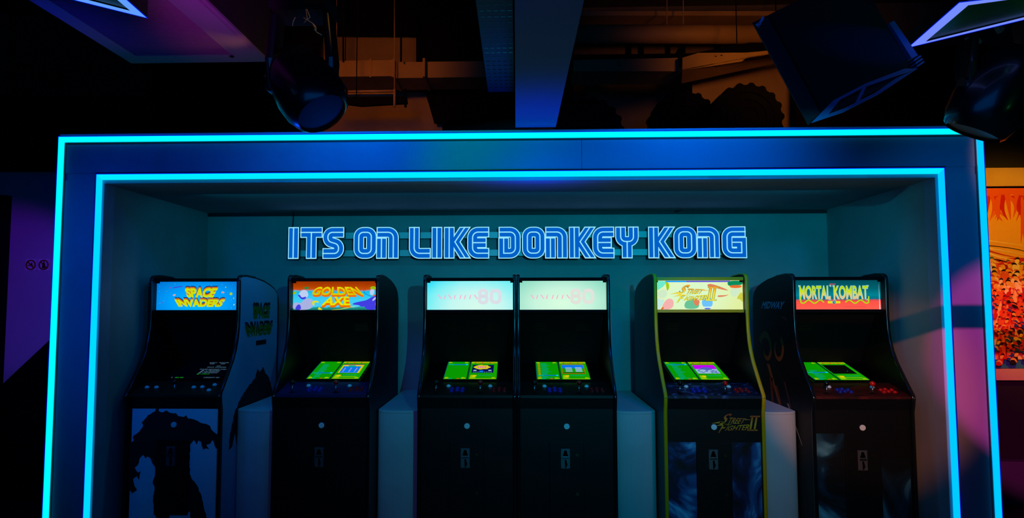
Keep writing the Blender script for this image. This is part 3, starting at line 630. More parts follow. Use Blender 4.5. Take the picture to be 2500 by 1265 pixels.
# ---- screens
SX = .190
def scp(u, v, k=0.0):   # screen u,v -> local point; k lifts along the normal
    y = lerp(SB[0], ST[0], v); z = lerp(SB[1], ST[1], v); n = Vector((0, SB[1] - ST[1], ST[0] - SB[0])).normalized()
    return Vector(((u - .5) * 2 * SX, y, z)) + n * (k + .002)
GSCR = glow_ramp('menu_green', 0, -.2, .2, [(0, (6, 150, 0)), (.5, (10, 152, 0)), (1, (22, 160, 0))], noise=.05, nscale=20)
SM = [GSCR, glow('menu_lime', (140, 190, 10)), glow('menu_cyan', (0, 165, 130)), glow('menu_bar', (0, 110, 190)), glow('menu_barend', (0, 215, 225)), glow('menu_gap', (0, 8, 6)), glow('menu_gold', (175, 150, 0)), glow('menu_rust', (190, 90, 10)),
      glow('pv_navy', (0, 12, 84)), glow('pv_yellow', (215, 200, 10)), glow('pv_pink', (215, 130, 150)), glow('pv_blue', (0, 118, 235)), glow('pv_white', (150, 185, 215)), glow('pv_magenta', (190, 0, 240)), glow('pv_black', (6, 8, 8)), glow('pv_purple', (80, 90, 190)), glow('menu_edge', (0, 90, 90))]
def screen(t, kind):
    s_ = MB().prism([scp(0, 0, -.002), scp(1, 0, -.002), scp(1, 1, -.002), scp(0, 1, -.002)], (0, 0, -.012)).build('screen', GLOSSB, t)
    mb = MB()
    def q(u0, u1, v0, v1, mi, k=.001): mb.poly([scp(u0, v0, k), scp(u1, v0, k), scp(u1, v1, k), scp(u0, v1, k)], mi)
    if kind == 'text':
        W1 = glow('crt_white', (74, 110, 135)); GR = glow('crt_green', (10, 130, 20)); mats = [mat('crt_glass', (4, 8, 26), .25), W1, GR]
        q(-.02, 1.02, -.02, 1.02, 0, .0005)
        def line(s, u0, u1, v, h=.040, mi=1): put_text(mb, s, lambda a, b: scp(lerp(u0, u1, a), lerp(v, v + h, b), .002), mi, bold=.012)
        line('SCORE<1>', .40, .56, .90); line('HI-SCORE', .60, .80, .90); line('SCORE<2>', .84, 1.0, .90)
        line('0000', .44, .53, .83); line('0000', .66, .75, .83)
        line('PLAY', .64, .72, .70); line('SPACE  INVADERS', .48, .86, .62)
        line('*SCORE ADVANCE TABLE*', .38, .95, .50)
        for k, s in enumerate(('= ? MYSTERY', '=30 POINTS', '=20 POINTS')): line(s, .53, .83, .43 - k * .07)
        for k in range(3): q(.46, .50, .43 - k * .07, .47 - k * .07, 1, .002)
        line('=10 POINTS', .53, .70, .22, mi=2); q(.46, .50, .22, .26, 2, .002)
        line('1', .06, .075, .03); q(.13, .20, .03, .065, 2, .002); q(.22, .29, .03, .065, 2, .002); line('CREDIT 00', .68, .98, .03)
        mb.build('screen_picture', mats, s_); return
    S = .44
    q(0, 1, 0, 1, 0); q(S - .004, S + .028, 0, 1, 5, .0015); q(S + .010, S + .018, 0.02, .95, 16, .002); q(0, .012, 0, 1, 16, .0016)
    for (u0, v0, du, dv) in ((.02, .90, .08, .08), (.34, .90, .08, .08), (.02, .0, .09, .10), (.33, .0, .10, .09), (S + .05, .0, .12, .22), (.90, .0, .09, .10), (S + .04, .88, .08, .10)):
        mb.poly([scp(u0, v0, .002), scp(u0 + du, v0 + dv * .25, .002), scp(u0 + du * .6, v0 + dv, .002), scp(u0 + du * .1, v0 + dv, .002)], 1)
    q(S + .04, .99, .90, .995, 1, .0018)
    for k in range(9): u = S + .10 + k * .048; q(u, u + .036, .90 - .02 * (k % 2), .955, 7 if k % 3 == 0 else 6, .0025)
    q(S + .05, .98, .0, .03, 1, .0022); q(.10, .16, 0, .04, 2, .0022); q(.25, .30, .0, .04, 7, .0022)
    mb.poly([scp(S + .09, .13, .003), scp(S + .13, .10, .003), scp(S + .17, .13, .003), scp(S + .18, .20, .003), scp(S + .12, .21, .003)], 9)
    for k in range(8): u = S + .20 + k * .035; q(u, u + .026, .185, .215, 2, .0025)
    if kind in ('blue', 'tunnel'):
        for k in range(9): u = S + .16 + k * .036; q(u, u + .026, .09, .13, 1, .0025)
    # list lines: drawn as illegible dashes of different length
    rnd = random.Random(len(kind) * 7)
    rows = {'blue': (.80, .05), 'pang': (2, 2), 'duel': (.88, .04), 'snow': (.88, .04), 'tunnel': (.50, .04)}[kind]
    bar = {'blue': .30, 'pang': .80, 'duel': .18, 'snow': .82, 'tunnel': .38}[kind]
    if rows[0] < 2:
        v = rows[0]
        while v > rows[1]:
            wd = rnd.uniform(.10, .20); q(.10, .10 + wd, v, v + .022, 2, .0022)
            if kind == 'duel': q(.04, .085, v, v + .03, 6, .0021)
            v -= .055
    q(.03, .40, bar - .02, bar + .04, 2, .0026); q(.14, .38, bar - .01, bar + .035, 3, .003); q(.37, .41, bar - .02, bar + .045, 4, .0032)
    a0, a1, b0, b1 = S + .07, .93, .32, .80
    if kind == 'blue':
        q(a0, a1, b0, b1, 9, .0022); q(a0 + .03, a1 - .04, b0, b1 - .1, 11, .0028); q(a0 + .12, a1 - .16, b1 - .14, b1 - .04, 2, .003); q(a0, a1, b1, b1 + .03, 5, .0028); q(a0, a1, b1 - .03, b1, 10, .0026)
        for uu in (.58, .70, .81):
            for k in range(5): q(uu + .005 * (k % 2), uu + .03, b0 + .06 + k * .05, b0 + .085 + k * .05, 10 if k % 2 else 12, .0034)
    if kind == 'pang':
        q(a0, a1, b0 + .02, b1, 8, .0022); n = 22
        mb.poly([scp(.70 + .16 * math.cos(x) * (1 + .10 * math.cos(6 * x)), .66 + .13 * math.sin(x) * (1 + .12 * math.cos(7 * x)), .003) for x in [2 * math.pi * k / n for k in range(n)]], 9)
        for k in range(4): q(.61 + k * .045, .645 + k * .045, .60, .72, 10, .0036)
        q(.66, .73, .36, .46, 11, .003); q(a0 + .03, a0 + .09, .44, .50, 12, .003); q(a1 - .10, a1 - .04, .44, .50, 12, .003)
        for k in range(9): q(.54 + k * .042, .565 + k * .042, .37, .39, 12, .0028)
    if kind == 'duel':
        q(a0 - .01, a1 + .01, b0 - .02, b1 + .03, 7, .002); q(a0, a1, b0 + .02, b1, 0, .0022); q(a0, a1, b1 - .20, b1, 11, .0028); q(a0, a1, b0, b0 + .03, 14, .003)
        for k in range(4): q(a0 + .06, a0 + .19, b0 + .08 + k * .07, b0 + .12 + k * .07, 12, .0034); q(a0 + .25, a1 - .04, b0 + .08 + k * .07, b0 + .13 + k * .07, 12, .0034)
    if kind == 'snow':
        q(a0, a1, b0, b1, 12, .0022); q(a0, a1, .57, b1, 13, .0028); q(a0, a1, b1, b1 + .025, 7, .0028); rr = random.Random(9)
        for k in range(26):
            u, v = rr.uniform(a0, a1 - .07), rr.uniform(b0, .58); mb.poly([scp(u, v, .0034), scp(u + .05, v + .01, .0034), scp(u + .065, v + .05, .0034), scp(u + .01, v + .03, .0034)], rr.choice((15, 15, 12, 2)))
        mb.poly([scp(.60, .57, .0036), scp(.66, .66, .0036), scp(.78, .68, .0036), scp(.86, .57, .0036), scp(.74, .50, .0036)], 15)
    if kind == 'tunnel':
        q(a0 - .02, a1, b0, b1 + .02, 14, .0024); q(a0 + .30, a0 + .308, .46, .475, 12, .003)
    mb.build('screen_picture', SM, s_)

# ---- printed bodies and control panels
YELLOW = mat('yellow_edge_trim', (232, 168, 0), .35)
BTRIM = mat('black_edge_trim', (14, 16, 18), .22)
SILV = mat('pale_blue_print', (150, 170, 200), .5)
PNAVY = mat('navy_panel_print', (16, 26, 80), .4, noise=.3, nscale=9)
PBLK = mat('black_panel_print', (10, 11, 13), .35)
PBRN = print_mat('brown_panel_print', [(.3, (22, 12, 8)), (.7, (60, 34, 22))], (6, 6, 6))
PFGT = print_mat('fighter_panel_print', [(.35, (10, 8, 40)), (.55, (14, 12, 50)), (.60, (40, 60, 110)), (.66, (110, 100, 130)), (.72, (30, 20, 50))], (9, 14, 9), 2.5)
PRED = print_mat('kombat_panel_print', [(.3, (20, 2, 4)), (.55, (70, 6, 8)), (.7, (110, 20, 8))], (4, 12, 4))
MIST = print_mat('blue_mist_print', [(.36, (2, 4, 14)), (.46, (6, 24, 70)), (.56, (20, 90, 150)), (.68, (110, 200, 240))], (3.2, 1, 2.4), 2.2, detail=4)
MIST2 = print_mat('teal_mist_print', [(.40, (2, 5, 10)), (.50, (10, 50, 70)), (.66, (100, 180, 200))], (3, 1, 2.2), 1.2, detail=4)

c1 = cabinet('arcade machine with blue marquee and pale front art, leftmost of the row', -2.333, BTRIM, BLACK, (BLACK, BLACK), 'space', 'text', PBRN, controls='one')
c2 = cabinet('black arcade machine with orange and blue marquee, second from left', -1.320, BTRIM, BLACK, (BLACK, BLACK), 'axe', 'blue', PNAVY)
c3 = cabinet('black arcade machine with pale cyan marquee, left one of the adjoining pair', -.336, BTRIM, BLACK, (BLACK, BLACK), 'eighty_l', 'pang', PBLK)
c4 = cabinet('black arcade machine with pale mint marquee, right one of the adjoining pair', .331, BTRIM, BLACK, (BLACK, BLACK), 'eighty_r', 'duel', PBLK)
c5 = cabinet('arcade machine with bright yellow edge trim and cream marquee', 1.304, YELLOW, BLACK, (print_mat('fighter_side_print', [(.4, (8, 10, 16)), (.7, (18, 34, 46))], (2, 2, 2)), BLACK), 'fighter', 'snow', PFGT)
c6 = cabinet('black arcade machine with red and teal marquee, rightmost of the row', 2.273, BTRIM, BLACK, (BLACK, BLACK), 'kombat', 'tunnel', PRED)

def fillpoly(mb, P):
    vs = [mb.bm.verts.new(p) for p in P]
    for a, b, c in tessellate_polygon([P]):
        try: mb.bm.faces.new((vs[a], vs[b], vs[c]))
        except ValueError: pass
# jagged bare-tree silhouette used on the pale print of the leftmost machine
def jag(pts, seed, amp):
    r = random.Random(seed); out = []
    for i in range(len(pts)):
        a = Vector(pts[i]); b = Vector(pts[(i + 1) % len(pts)]); n = max(1, int((b - a).length / .014)); d = (b - a); nn = Vector((-d.y, d.x)).normalized()
        for k in range(n):
            p = a + d * k / n
            if k: p = p + nn * r.uniform(-amp, amp)
            out.append((p.x, p.y))
    return out
fp = bx('front_print', mat('front_print_paper', (225, 235, 245), .5), -.292, .310, .0345, .036, .03, .806, c1)
def fpx(px, py): p = at(px, py, YN + .034); return (p.x - c1.location.x, p.z)
sil = [(380, 999), (390, 994), (387, 1003), (397, 1007), (406, 1002), (413, 1007), (430, 1009), (435, 1016), (449, 1018), (455, 1014), (459, 1022), (476, 1025), (489, 1032), (503, 1035), (513, 1040), (517, 1050), (532, 1061), (534, 1068), (534, 1086), (530, 1097), (526, 1093), (522, 1079), (518, 1075), (514, 1083), (504, 1086), (511, 1097), (503, 1095), (496, 1098), (492, 1088), (491, 1079), (484, 1076), (480, 1086), (477, 1079), (473, 1075), (467, 1083), (464, 1086), (463, 1156), (470, 1172), (482, 1186), (486, 1200), (492, 1210), (498, 1239), (506, 1267), (466, 1267), (463, 1248), (459, 1253), (414, 1253), (413, 1267), (382, 1267), (375, 1250), (374, 1217), (378, 1196), (373, 1176), (382, 1152), (378, 1139), (372, 1131), (365, 1117), (359, 1115), (355, 1120), (350, 1111), (341, 1120), (339, 1131), (329, 1142), (336, 1154), (344, 1151), (340, 1172), (334, 1163), (325, 1170), (328, 1183), (334, 1198), (322, 1205), (315, 1196), (314, 1138), (315, 1086), (327, 1076), (324, 1067), (336, 1057), (344, 1048), (350, 1039), (346, 1031), (354, 1023), (361, 1014), (378, 1005)]
mb = MB(); pts = jag([fpx(*p) for p in sil], 4, .0035)
fillpoly(mb, [Vector((x, .0338, z)) for x, z in pts])
mb.build('tree_silhouette', mat('silhouette_ink', (6, 6, 10), .8), fp)
# right flank of the leftmost machine: pale print, title, a dark plate and a bare-tree shape
sp_ = MB().prism([(HW + .0008, y, z) for y, z in [(PROF[i][0] + (.02 if i < 12 else 0), PROF[i][1] - (.012 if i > 12 else 0)) for i in range(0, 21)] + [(1.02, 1.5), (1.02, .02)]], (.0004, 0, 0)).build('side_print', SILV, c1)
def side_fn(y0, y1, z0, z1, x, t0=0, t1=0):
    def fn(u, v): yy = lerp(y0, y1, u) + (lerp(t0, 0, v) if u < .5 else lerp(t1, 0, v)) * 0; return Vector((x, yy, lerp(z0, z1, v)))
    return fn
mb = MB(); xs = HW + .0016
def trap(y0, y1, z0, z1, k, x): return lambda u, v: Vector((x, lerp(lerp(y0 + k, y1 - k, u), lerp(y0, y1, u), v), lerp(z0, z1, v)))
for li, (dz, xx) in enumerate(((.03, 0), (0, .0006))):
    put_text(mb, 'SPACE', trap(.50, .86, 1.40 + dz, 1.50 + dz, .02, xs + xx), li, bold=.06)
    put_text(mb, 'INVADERS', trap(.36, .93, 1.27 + dz, 1.355 + dz, .06, xs + xx), li, bold=.06)
mb.build('side_lettering', [mat('side_ink', (14, 10, 10), .6), mat('side_yellow', (90, 120, 10), .6)], sp_)
MB().box(HW + .0014, HW + .004, .58, .78, 1.20, 1.235).build('maker_plate', mat('maker_plate', (40, 10, 24), .5), c1)
mb = MB(); s2 = [(.62, 1.02), (.66, .99), (.74, 1.02), (.78, .97), (.86, .93), (.95, .80), (1.0, .60), (1.0, .40), (.55, .40), (.56, .74), (.50, .76), (.44, .72), (.38, .66), (.34, .56), (.28, .50), (.24, .60), (.20, .52), (.14, .50), (.16, .62), (.22, .74), (.30, .82), (.44, .90), (.58, .95)]
pts = jag(s2, 8, .006); fillpoly(mb, [Vector((HW + .0018, y, z)) for y, z in pts])
mb.build('side_tree_silhouette', MATS['silhouette_ink'], sp_)

# yellow-edged machine: mist print either side of the coin door and the small title
for xa, xb in ((-.305, -.120), (.114, .305)): bx('mist_print', MIST, xa, xb, .0345, .036, .03, .60, c5)
mb = MB(); fillf = mat('front_title_red', (190, 30, 10), .5)
def fq(px, py): p = at(px, py, YN + .033); return (p.x - c5.location.x, p.z)
x0, z0 = fq(1737, 1058); x1, z1 = fq(1850, 1010)
m2 = bpy.data.materials.new('front_title'); m2.use_nodes = True; nt = m2.node_tree
tc = nt.nodes.new('ShaderNodeTexCoord'); sx_ = nt.nodes.new('ShaderNodeSeparateXYZ'); mr = nt.nodes.new('ShaderNodeMapRange'); cr = nt.nodes.new('ShaderNodeValToRGB')
mr.inputs['From Min'].default_value = z0; mr.inputs['From Max'].default_value = z1
nt.links.new(tc.outputs['Object'], sx_.inputs[0]); nt.links.new(sx_.outputs[2], mr.inputs['Value']); nt.links.new(mr.outputs[0], cr.inputs['Fac']); nt.links.new(cr.outputs[0], nt.nodes['Principled BSDF'].inputs['Base Color'])
cr.color_ramp.elements[0].color = (*lin((230, 60, 20)), 1); cr.color_ramp.elements[1].color = (*lin((240, 30, 20)), 1); q_ = cr.color_ramp.elements.new(.42); q_.color = (*lin((250, 170, 20)), 1)
sf_logo(mb, lambda u, v, y: Vector((lerp(x0, x1, u), .0340 + y, lerp(z0, z1, v))), 0, 1, -.0006)
mb.build('front_lettering', [m2, MARKB], c5)

# rightmost machine: mist print, flank lettering and plain curling shapes
bx('mist_print', MIST2, -.300, -.120, .0345, .036, .03, .66, c6); bx('mist_print', MIST2, .114, .300, .0345, .036, .03, .50, c6)
mb = MB()
put_text(mb, 'MIDWAY', lambda u, v: Vector((-HW - .0012, lerp(.86, .42, u) + (1 - v) * .02 - .02, lerp(1.475, 1.53, v) - u * 0)), 0, bold=.03, shear=.3)
mb.build('side_lettering', mat('side_grey_ink', (120, 150, 175), .5), c6)
mb = MB()
def curl(cy, cz, r0, r1, turns, hw, mi, start=0):
    P = []; n = 26
    for k in range(n + 1):
        a = start + turns * 2 * math.pi * k / n; r = lerp(r0, r1, k / n); P.append(Vector((-HW - .0012, cy + math.cos(a) * r, cz + math.sin(a) * r)))
    for i in range(n):
        w_ = hw * (1 - .6 * i / n); d = (P[i + 1] - P[i]).normalized(); nn = Vector((0, -d.z, d.y)); mb.poly([P[i] - nn * w_, P[i] + nn * w_, P[i + 1] + nn * w_, P[i + 1] - nn * w_], mi)
curl(.78, 1.16, .13, .05, .9, .030, 0, .4); curl(.55, 1.18, .10, .05, .8, .022, 0, 2.2); curl(.42, 1.33, .09, .06, .6, .010, 1, 1)
for (y0, z0_, y1, z1_, w_, mi) in ((.75, 1.05, .50, .70, .03, 0), (.45, .95, .30, .70, .02, 1), (.40, .80, .18, .55, .016, 2), (.60, .90, .42, .60, .02, 3), (.70, .95, .66, .60, .03, 3), (.34, .75, .30, .45, .02, 0)):
    mb.poly([(-HW - .0012, y0 - w_, z0_), (-HW - .0012, y0 + w_, z0_), (-HW - .0012, y1 + w_ * .4, z1_), (-HW - .0012, y1 - w_ * .4, z1_)], mi)
mb.build('side_artwork', [mat('side_ochre', (120, 76, 22), .6), mat('side_brown', (60, 34, 24), .6), mat('side_pale', (130, 140, 130), .6), mat('side_rust', (100, 34, 10), .6)], c6)['kind'] = 'stuff'

# ------------------------------------------------------------------ poster and the corner right of the frame
pc = thing('poster', 'large red and yellow comic-style collage poster on the wall right of the frame', 'poster', (4.3, 5.2, 0))
PW0, PW1, PZ0, PZ1 = -.63, .75, 1.082, 2.412
bx('poster_sheet', print_mat('poster_print', [(.25, (235, 170, 60)), (.42, (240, 205, 110)), (.5, (235, 90, 40)), (.6, (210, 30, 20)), (.75, (60, 14, 10))], (5, 1, 5), 1.8, nscale=1.0), PW0, PW1, 0, .008, PZ0, PZ1, pc)
rp = random.Random(21); mb = MB(); PM = [mat('p_red', (205, 30, 16), .5), mat('p_amber', (240, 180, 60), .5), mat('p_cream', (250, 225, 150), .5), mat('p_dark', (34, 14, 10), .5), mat('p_orange', (232, 96, 30), .5), mat('p_blue', (40, 60, 120), .5), mat('p_green', (90, 110, 50), .5)]
def blob(cx_, cz_, rx, rz, mi, y, wob=.15, seed=0):
    n = 16; r = random.Random(seed); mb.poly([(cx_ + math.cos(2 * math.pi * k / n) * rx * (1 + r.uniform(-wob, wob)), y, cz_ + math.sin(2 * math.pi * k / n) * rz * (1 + r.uniform(-wob, wob))) for k in range(n)], mi)
# flame-like red sweeps over an amber field at the top, plain crowd of small figures lower down
mb.poly([(PW0, -.001, 2.41), (PW1, -.001, 2.41), (PW1, -.001, 1.90), (PW0, -.001, 1.86)], 1)
yy = -.0014
def lock(x0, z0, x1, z1, bend, w_, mi):
    global yy
    yy -= .00003; n = 10; a, b = [], []
    for k in range(n + 1):
        t = k / n; x = lerp(x0, x1, t) + bend * math.sin(math.pi * t); z = lerp(z0, z1, t) + bend * .4 * math.sin(math.pi * t); w2 = w_ * (1 - t) ** .7 + .001
        a.append((x - w2, yy, z)); b.append((x + w2, yy, z + w2 * .4))
    mb.poly(a + b[::-1], mi)
for k in range(26): lock(PW0 + .02 + k * .016, 2.36 + .02 * math.sin(k), PW0 + .0 + k * .020, 2.20 - .05 * abs(math.sin(k * 1.3)), .05 * math.sin(k * .7), .022, (0, 4, 4, 4)[k % 4])
mb.poly([(PW0, -.0030, 2.411), (PW1, -.0030, 2.411), (PW1, -.0030, 2.37), (-.3, -.0030, 2.345), (-.45, -.0030, 2.365), (PW0, -.0030, 2.35)], 4)
for k in range(16): lock(-.34 + k * .012, 2.34, -.38 + k * .02, 1.98 - .02 * (k % 3), .04 * math.sin(k * 1.9), .020, (4, 0, 4)[k % 3])
for k in range(9): lock(PW0 + .0, 2.0 - k * .02, -.30, 1.95 - k * .025, .02 * math.sin(k), .010, (2, 1, 3, 2, 0)[k % 5])
yy = -.0034
def figure(x, z, s_, lean, skin, hair, body):
    global yy
    yy -= .00003
    f = lambda pts, mi: mb.poly([(x + (a + b * lean) * s_, yy, z + b * s_) for a, b in pts], mi)
    f(smooth2([(-.9, -2.4), (-.75, -.9), (-.3, -.6), (.3, -.6), (.75, -.9), (.9, -2.4)], 2), body); yy -= .00002
    f(smooth2([(-1.1, -1.6), (-.7, -.8), (.2, -1.0), (.9, -1.9), (.7, -2.1), (.1, -1.4), (-.7, -1.3)], 2), skin); yy -= .00002
    f(smooth2([(-.42, -.4), (-.46, .2), (-.2, .55), (.2, .55), (.46, .2), (.42, -.4), (0, -.7)], 2), skin); yy -= .00002
    f(smooth2([(-.52, .1), (-.45, .6), (0, .85), (.45, .6), (.52, .1), (.3, .35), (-.3, .35)], 2), hair)
for r in range(17):
    z = 1.84 - r * .045
    for c in range(24):
        x = PW0 + .03 + c * .056 + rp.uniform(-.015, .015)
        figure(x, z + rp.uniform(-.02, .02), rp.uniform(.022, .036) * (1.2 if r < 5 else .9), rp.uniform(-.5, .5), rp.choice((1, 1, 2, 4) if r < 5 else (1, 4, 4, 0)), rp.choice((3, 3, 0, 6)), rp.choice((1, 2, 4, 0) if r < 5 else (0, 0, 3, 5, 4, 0)))
mb.build('poster_artwork', PM, pc)['kind'] = 'stuff'
# dark tub chair below
tc_ = thing('tub_chair', 'dark rounded tub chair at the lower right behind the frame', 'chair', (4.12, 4.95, 0))
mb = MB()
for k in range(14):
    a0, a1 = math.pi * (.02 + .96 * k / 14) , math.pi * (.02 + .96 * (k + 1) / 14)
    q = lambda a, r, z: Vector((math.cos(a) * r, math.sin(a) * r * .5 - .02, z))
    mb.prism([q(a0, .24, .12), q(a1, .24, .12), q(a1, .33, .86), q(a0, .33, .86)], (0, -.05, 0))
mb.build('backrest', mat('dark_leather', (20, 16, 18), .5), tc_)
MB().tube([(0, -.02, .12), (0, -.02, .40)], [.20, .235], 20).build('seat', MATS['dark_leather'], tc_)
for a in (-.13, .13):
    for b in (-.12, .08): MB().tube([(a, b, 0), (a * .9, b * .9, .13)], .015, 8).build('leg', BLACKM, tc_)

# slanted cast shadow on the left wall, put in as a black panel
tag(MB().prism([at(-60, 1000, 5.06), at(150, 803, 5.06), at(170, 803, 5.06), at(170, 1300, 5.06), at(-60, 1300, 5.06)], (0, .03, 0)).build('wall_shadow_panel', BLACKM), 'black panel standing in for the slanted shadow below the prohibition signs', 'panel')

fl = thing('added_flag', 'unseen black bar added above the camera to shade a band on the right jamb', 'light blocker', (.85, .30, 2.298))  # unseen bar, added only to cast the band on the right jamb
bx('flag_bar', BLACKM, -.50, .0, -.002, .002, -.0095, .0095, fl); MB().tube([(0, 0, 0), (0, 0, 2.90)], .005, 6).build('hanger_rod', BLACKM, fl)
sh = thing('added_shutter', 'unseen black plates added behind the camera to keep teal light off the frame', 'light blocker', (.9, -.60, 2.15))  # unseen plates, added to cut the teal light off header and jambs
bx('top_plate', BLACKM, -1.2, 1.2, -.003, .003, .0120, 1.0, sh); bx('side_plate', BLACKM, .135, 1.2, -.003, .003, -.6, .0115, sh); bx('side_plate', BLACKM, -1.2, -.275, -.003, .003, -.6, .0115, sh)
MB().tube([(0, 0, 1.0), (0, 0, 3.05)], .006, 6).build('hanger_rod', BLACKM, sh)

# ------------------------------------------------------------------ overhead: beam, tray, unit, lamps
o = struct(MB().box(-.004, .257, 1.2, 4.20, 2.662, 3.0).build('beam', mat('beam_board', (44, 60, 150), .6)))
tr = thing('cable_tray', 'perforated metal cable tray running beside the ceiling beam', 'cable tray', (-.09, 4.2, 2.90))
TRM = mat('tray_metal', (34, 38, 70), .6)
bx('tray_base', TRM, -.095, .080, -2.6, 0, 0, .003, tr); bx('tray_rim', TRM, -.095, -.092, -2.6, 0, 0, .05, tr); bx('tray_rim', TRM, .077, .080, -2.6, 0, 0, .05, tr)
mb = MB()
for i in range(38):
    for j in range(5): mb.box(-.080 + j * .033, -.060 + j * .033, -2.5 + i * .065, -2.494 + i * .065, -.001, .0)
o = mb.build('tray_slot', GLOSSB, tr); o['kind'] = 'stuff'
for y in (-.4, -1.6): MB().tube([(0, y, .0), (0, y, 2.29)], .005, 6).build('hanger_rod', BLACKM, tr)

ac = thing('ceiling_unit', 'white ceiling air unit with fine louvred grille above the left lamp', 'air conditioner', (-1.61, 3.22, 2.75))
ACM = mat('unit_casing', (84, 84, 90), .6); wd_ = .355
bx('casing', BLACKM, -wd_, wd_, -2.2, 0, .012, .30, ac)
bx('side_frame', ACM, -wd_, -.275, -2.2, 0, 0, .012, ac); bx('side_frame', ACM, .205, wd_, -2.2, 0, 0, .012, ac); bx('end_frame', ACM, -.275, .205, -.10, 0, 0, .012, ac)
gr = bx('grille_backing', mat('grille_dark', (30, 28, 32), .9), -.275, .205, -2.2, -.10, .008, .012, ac)
mb = MB()
for k in range(150): y = -.105 - k * .0098; mb.box(-.273, .203, y - .0036, y, 0, .005)
o = mb.build('louvre_slat', mat('louvre', (70, 66, 70), .7), ac); o['kind'] = 'stuff'
bx('access_panel', ACM, .245, .335, -1.4, -.16, -.006, 0, ac)
MB().ball((.20, -.08, -.002), .012, 10, (1, 1, .4)).build('latch', BLACKM, ac)
for x in (-.3, .3): MB().tube([(x, -.3, .30), (x, -.3, 2.44)], .006, 6).build('hanger_rod', BLACKM, ac)
spot('unit_blue', (-2.6, 2.1, 2.1), (-1.98, 2.7, 2.75), (.02, .0, 1), 70, 34, 1, .1)
spot('unit_violet', (-.9, 1.7, 2.1), (-1.25, 2.60, 2.75), (.8, .02, .9), 100, 30, 1, .05)
spot('unit_grille_amber', (-.95, 2.9, 2.50), (-1.45, 2.85, 2.75), (1, .30, .05), 70, 40, 1, .05)
spot('unit_amber', (-1.0, 3.9, 2.72), (-1.33, 3.10, 2.75), (1, .4, 0), 3.0, 70, 1, .03)

def diamond(name, label, outer, inner, Z, col, k):
    O = [atz(x, y, Z) for x, y in outer]; I = [atz(x, y, Z) for x, y in inner]; c = sum(O, Vector()) / len(O); c.z = Z
    t = thing(name, label, 'ceiling lamp', c, 'diamond outline ceiling lamps'); n = len(O); O = [p - c for p in O]; I = [p - c for p in I]
    LM = glow(name + col, {'b': (96, 158, 255), 'v': (116, 140, 255)}[col], k)
    up = Vector((0, 0, 1))
    for i in range(n):
        j = (i + 1) % n
        MB().prism([O[i], O[j], I[j], I[i]], (0, 0, .004)).build('light_band', LM, t)
        a, b = O[i] * 1.004, O[j] * 1.004
        MB().prism([a + up * .002, b + up * .002, b + up * .068, a + up * .068], (-(O[i] + O[j]).normalized() * .006)).build('side_plate', BLACK, t)
        a, b = O[i] * 1.008, O[j] * 1.008
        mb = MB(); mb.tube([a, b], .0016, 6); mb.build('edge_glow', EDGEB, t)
    mb = MB(); mb.prism([p + up * .010 for p in I], (0, 0, .004)); mb.build('centre_panel', GREENP, t)
    for p in (O[0] * .5, O[n // 2] * .5): MB().tube([p + up * .068, p + up * (4.95 - Z)], .003, 6).build('hanging_wire', BLACKM, t)
    return t
GREENP = mat('green_gloss_panel', (10, 90, 40), .35, noise=.6, nscale=3)
diamond('diamond_lamp', 'diamond outline lamp with pale blue light bands at top left', [(359, 44), (270, -35), (-60, -95), (-20, -50)], [(322, 30), (243, -37), (10, -80), (40, -42)], 2.60, 'b', 1)
diamond('diamond_lamp', 'diamond outline lamp with violet-blue light bands at top right', [(2218, 116), (2343, 6), (2760, -42), (2740, -10)], [(2256, 105), (2364, 13), (2660, -33), (2640, 10)], 2.62, 'v', 1)
spot('lamp_green', (2.6, 1.6, 2.0), (1.85, 2.5, 2.63), (.05, 1, .3), 7, 34, 1, .1)
spot('lamp_green_left', (-2.0, 1.4, 2.0), (-1.5, 2.25, 2.6), (.05, 1, .3), 2.5, 26, 1, .1)

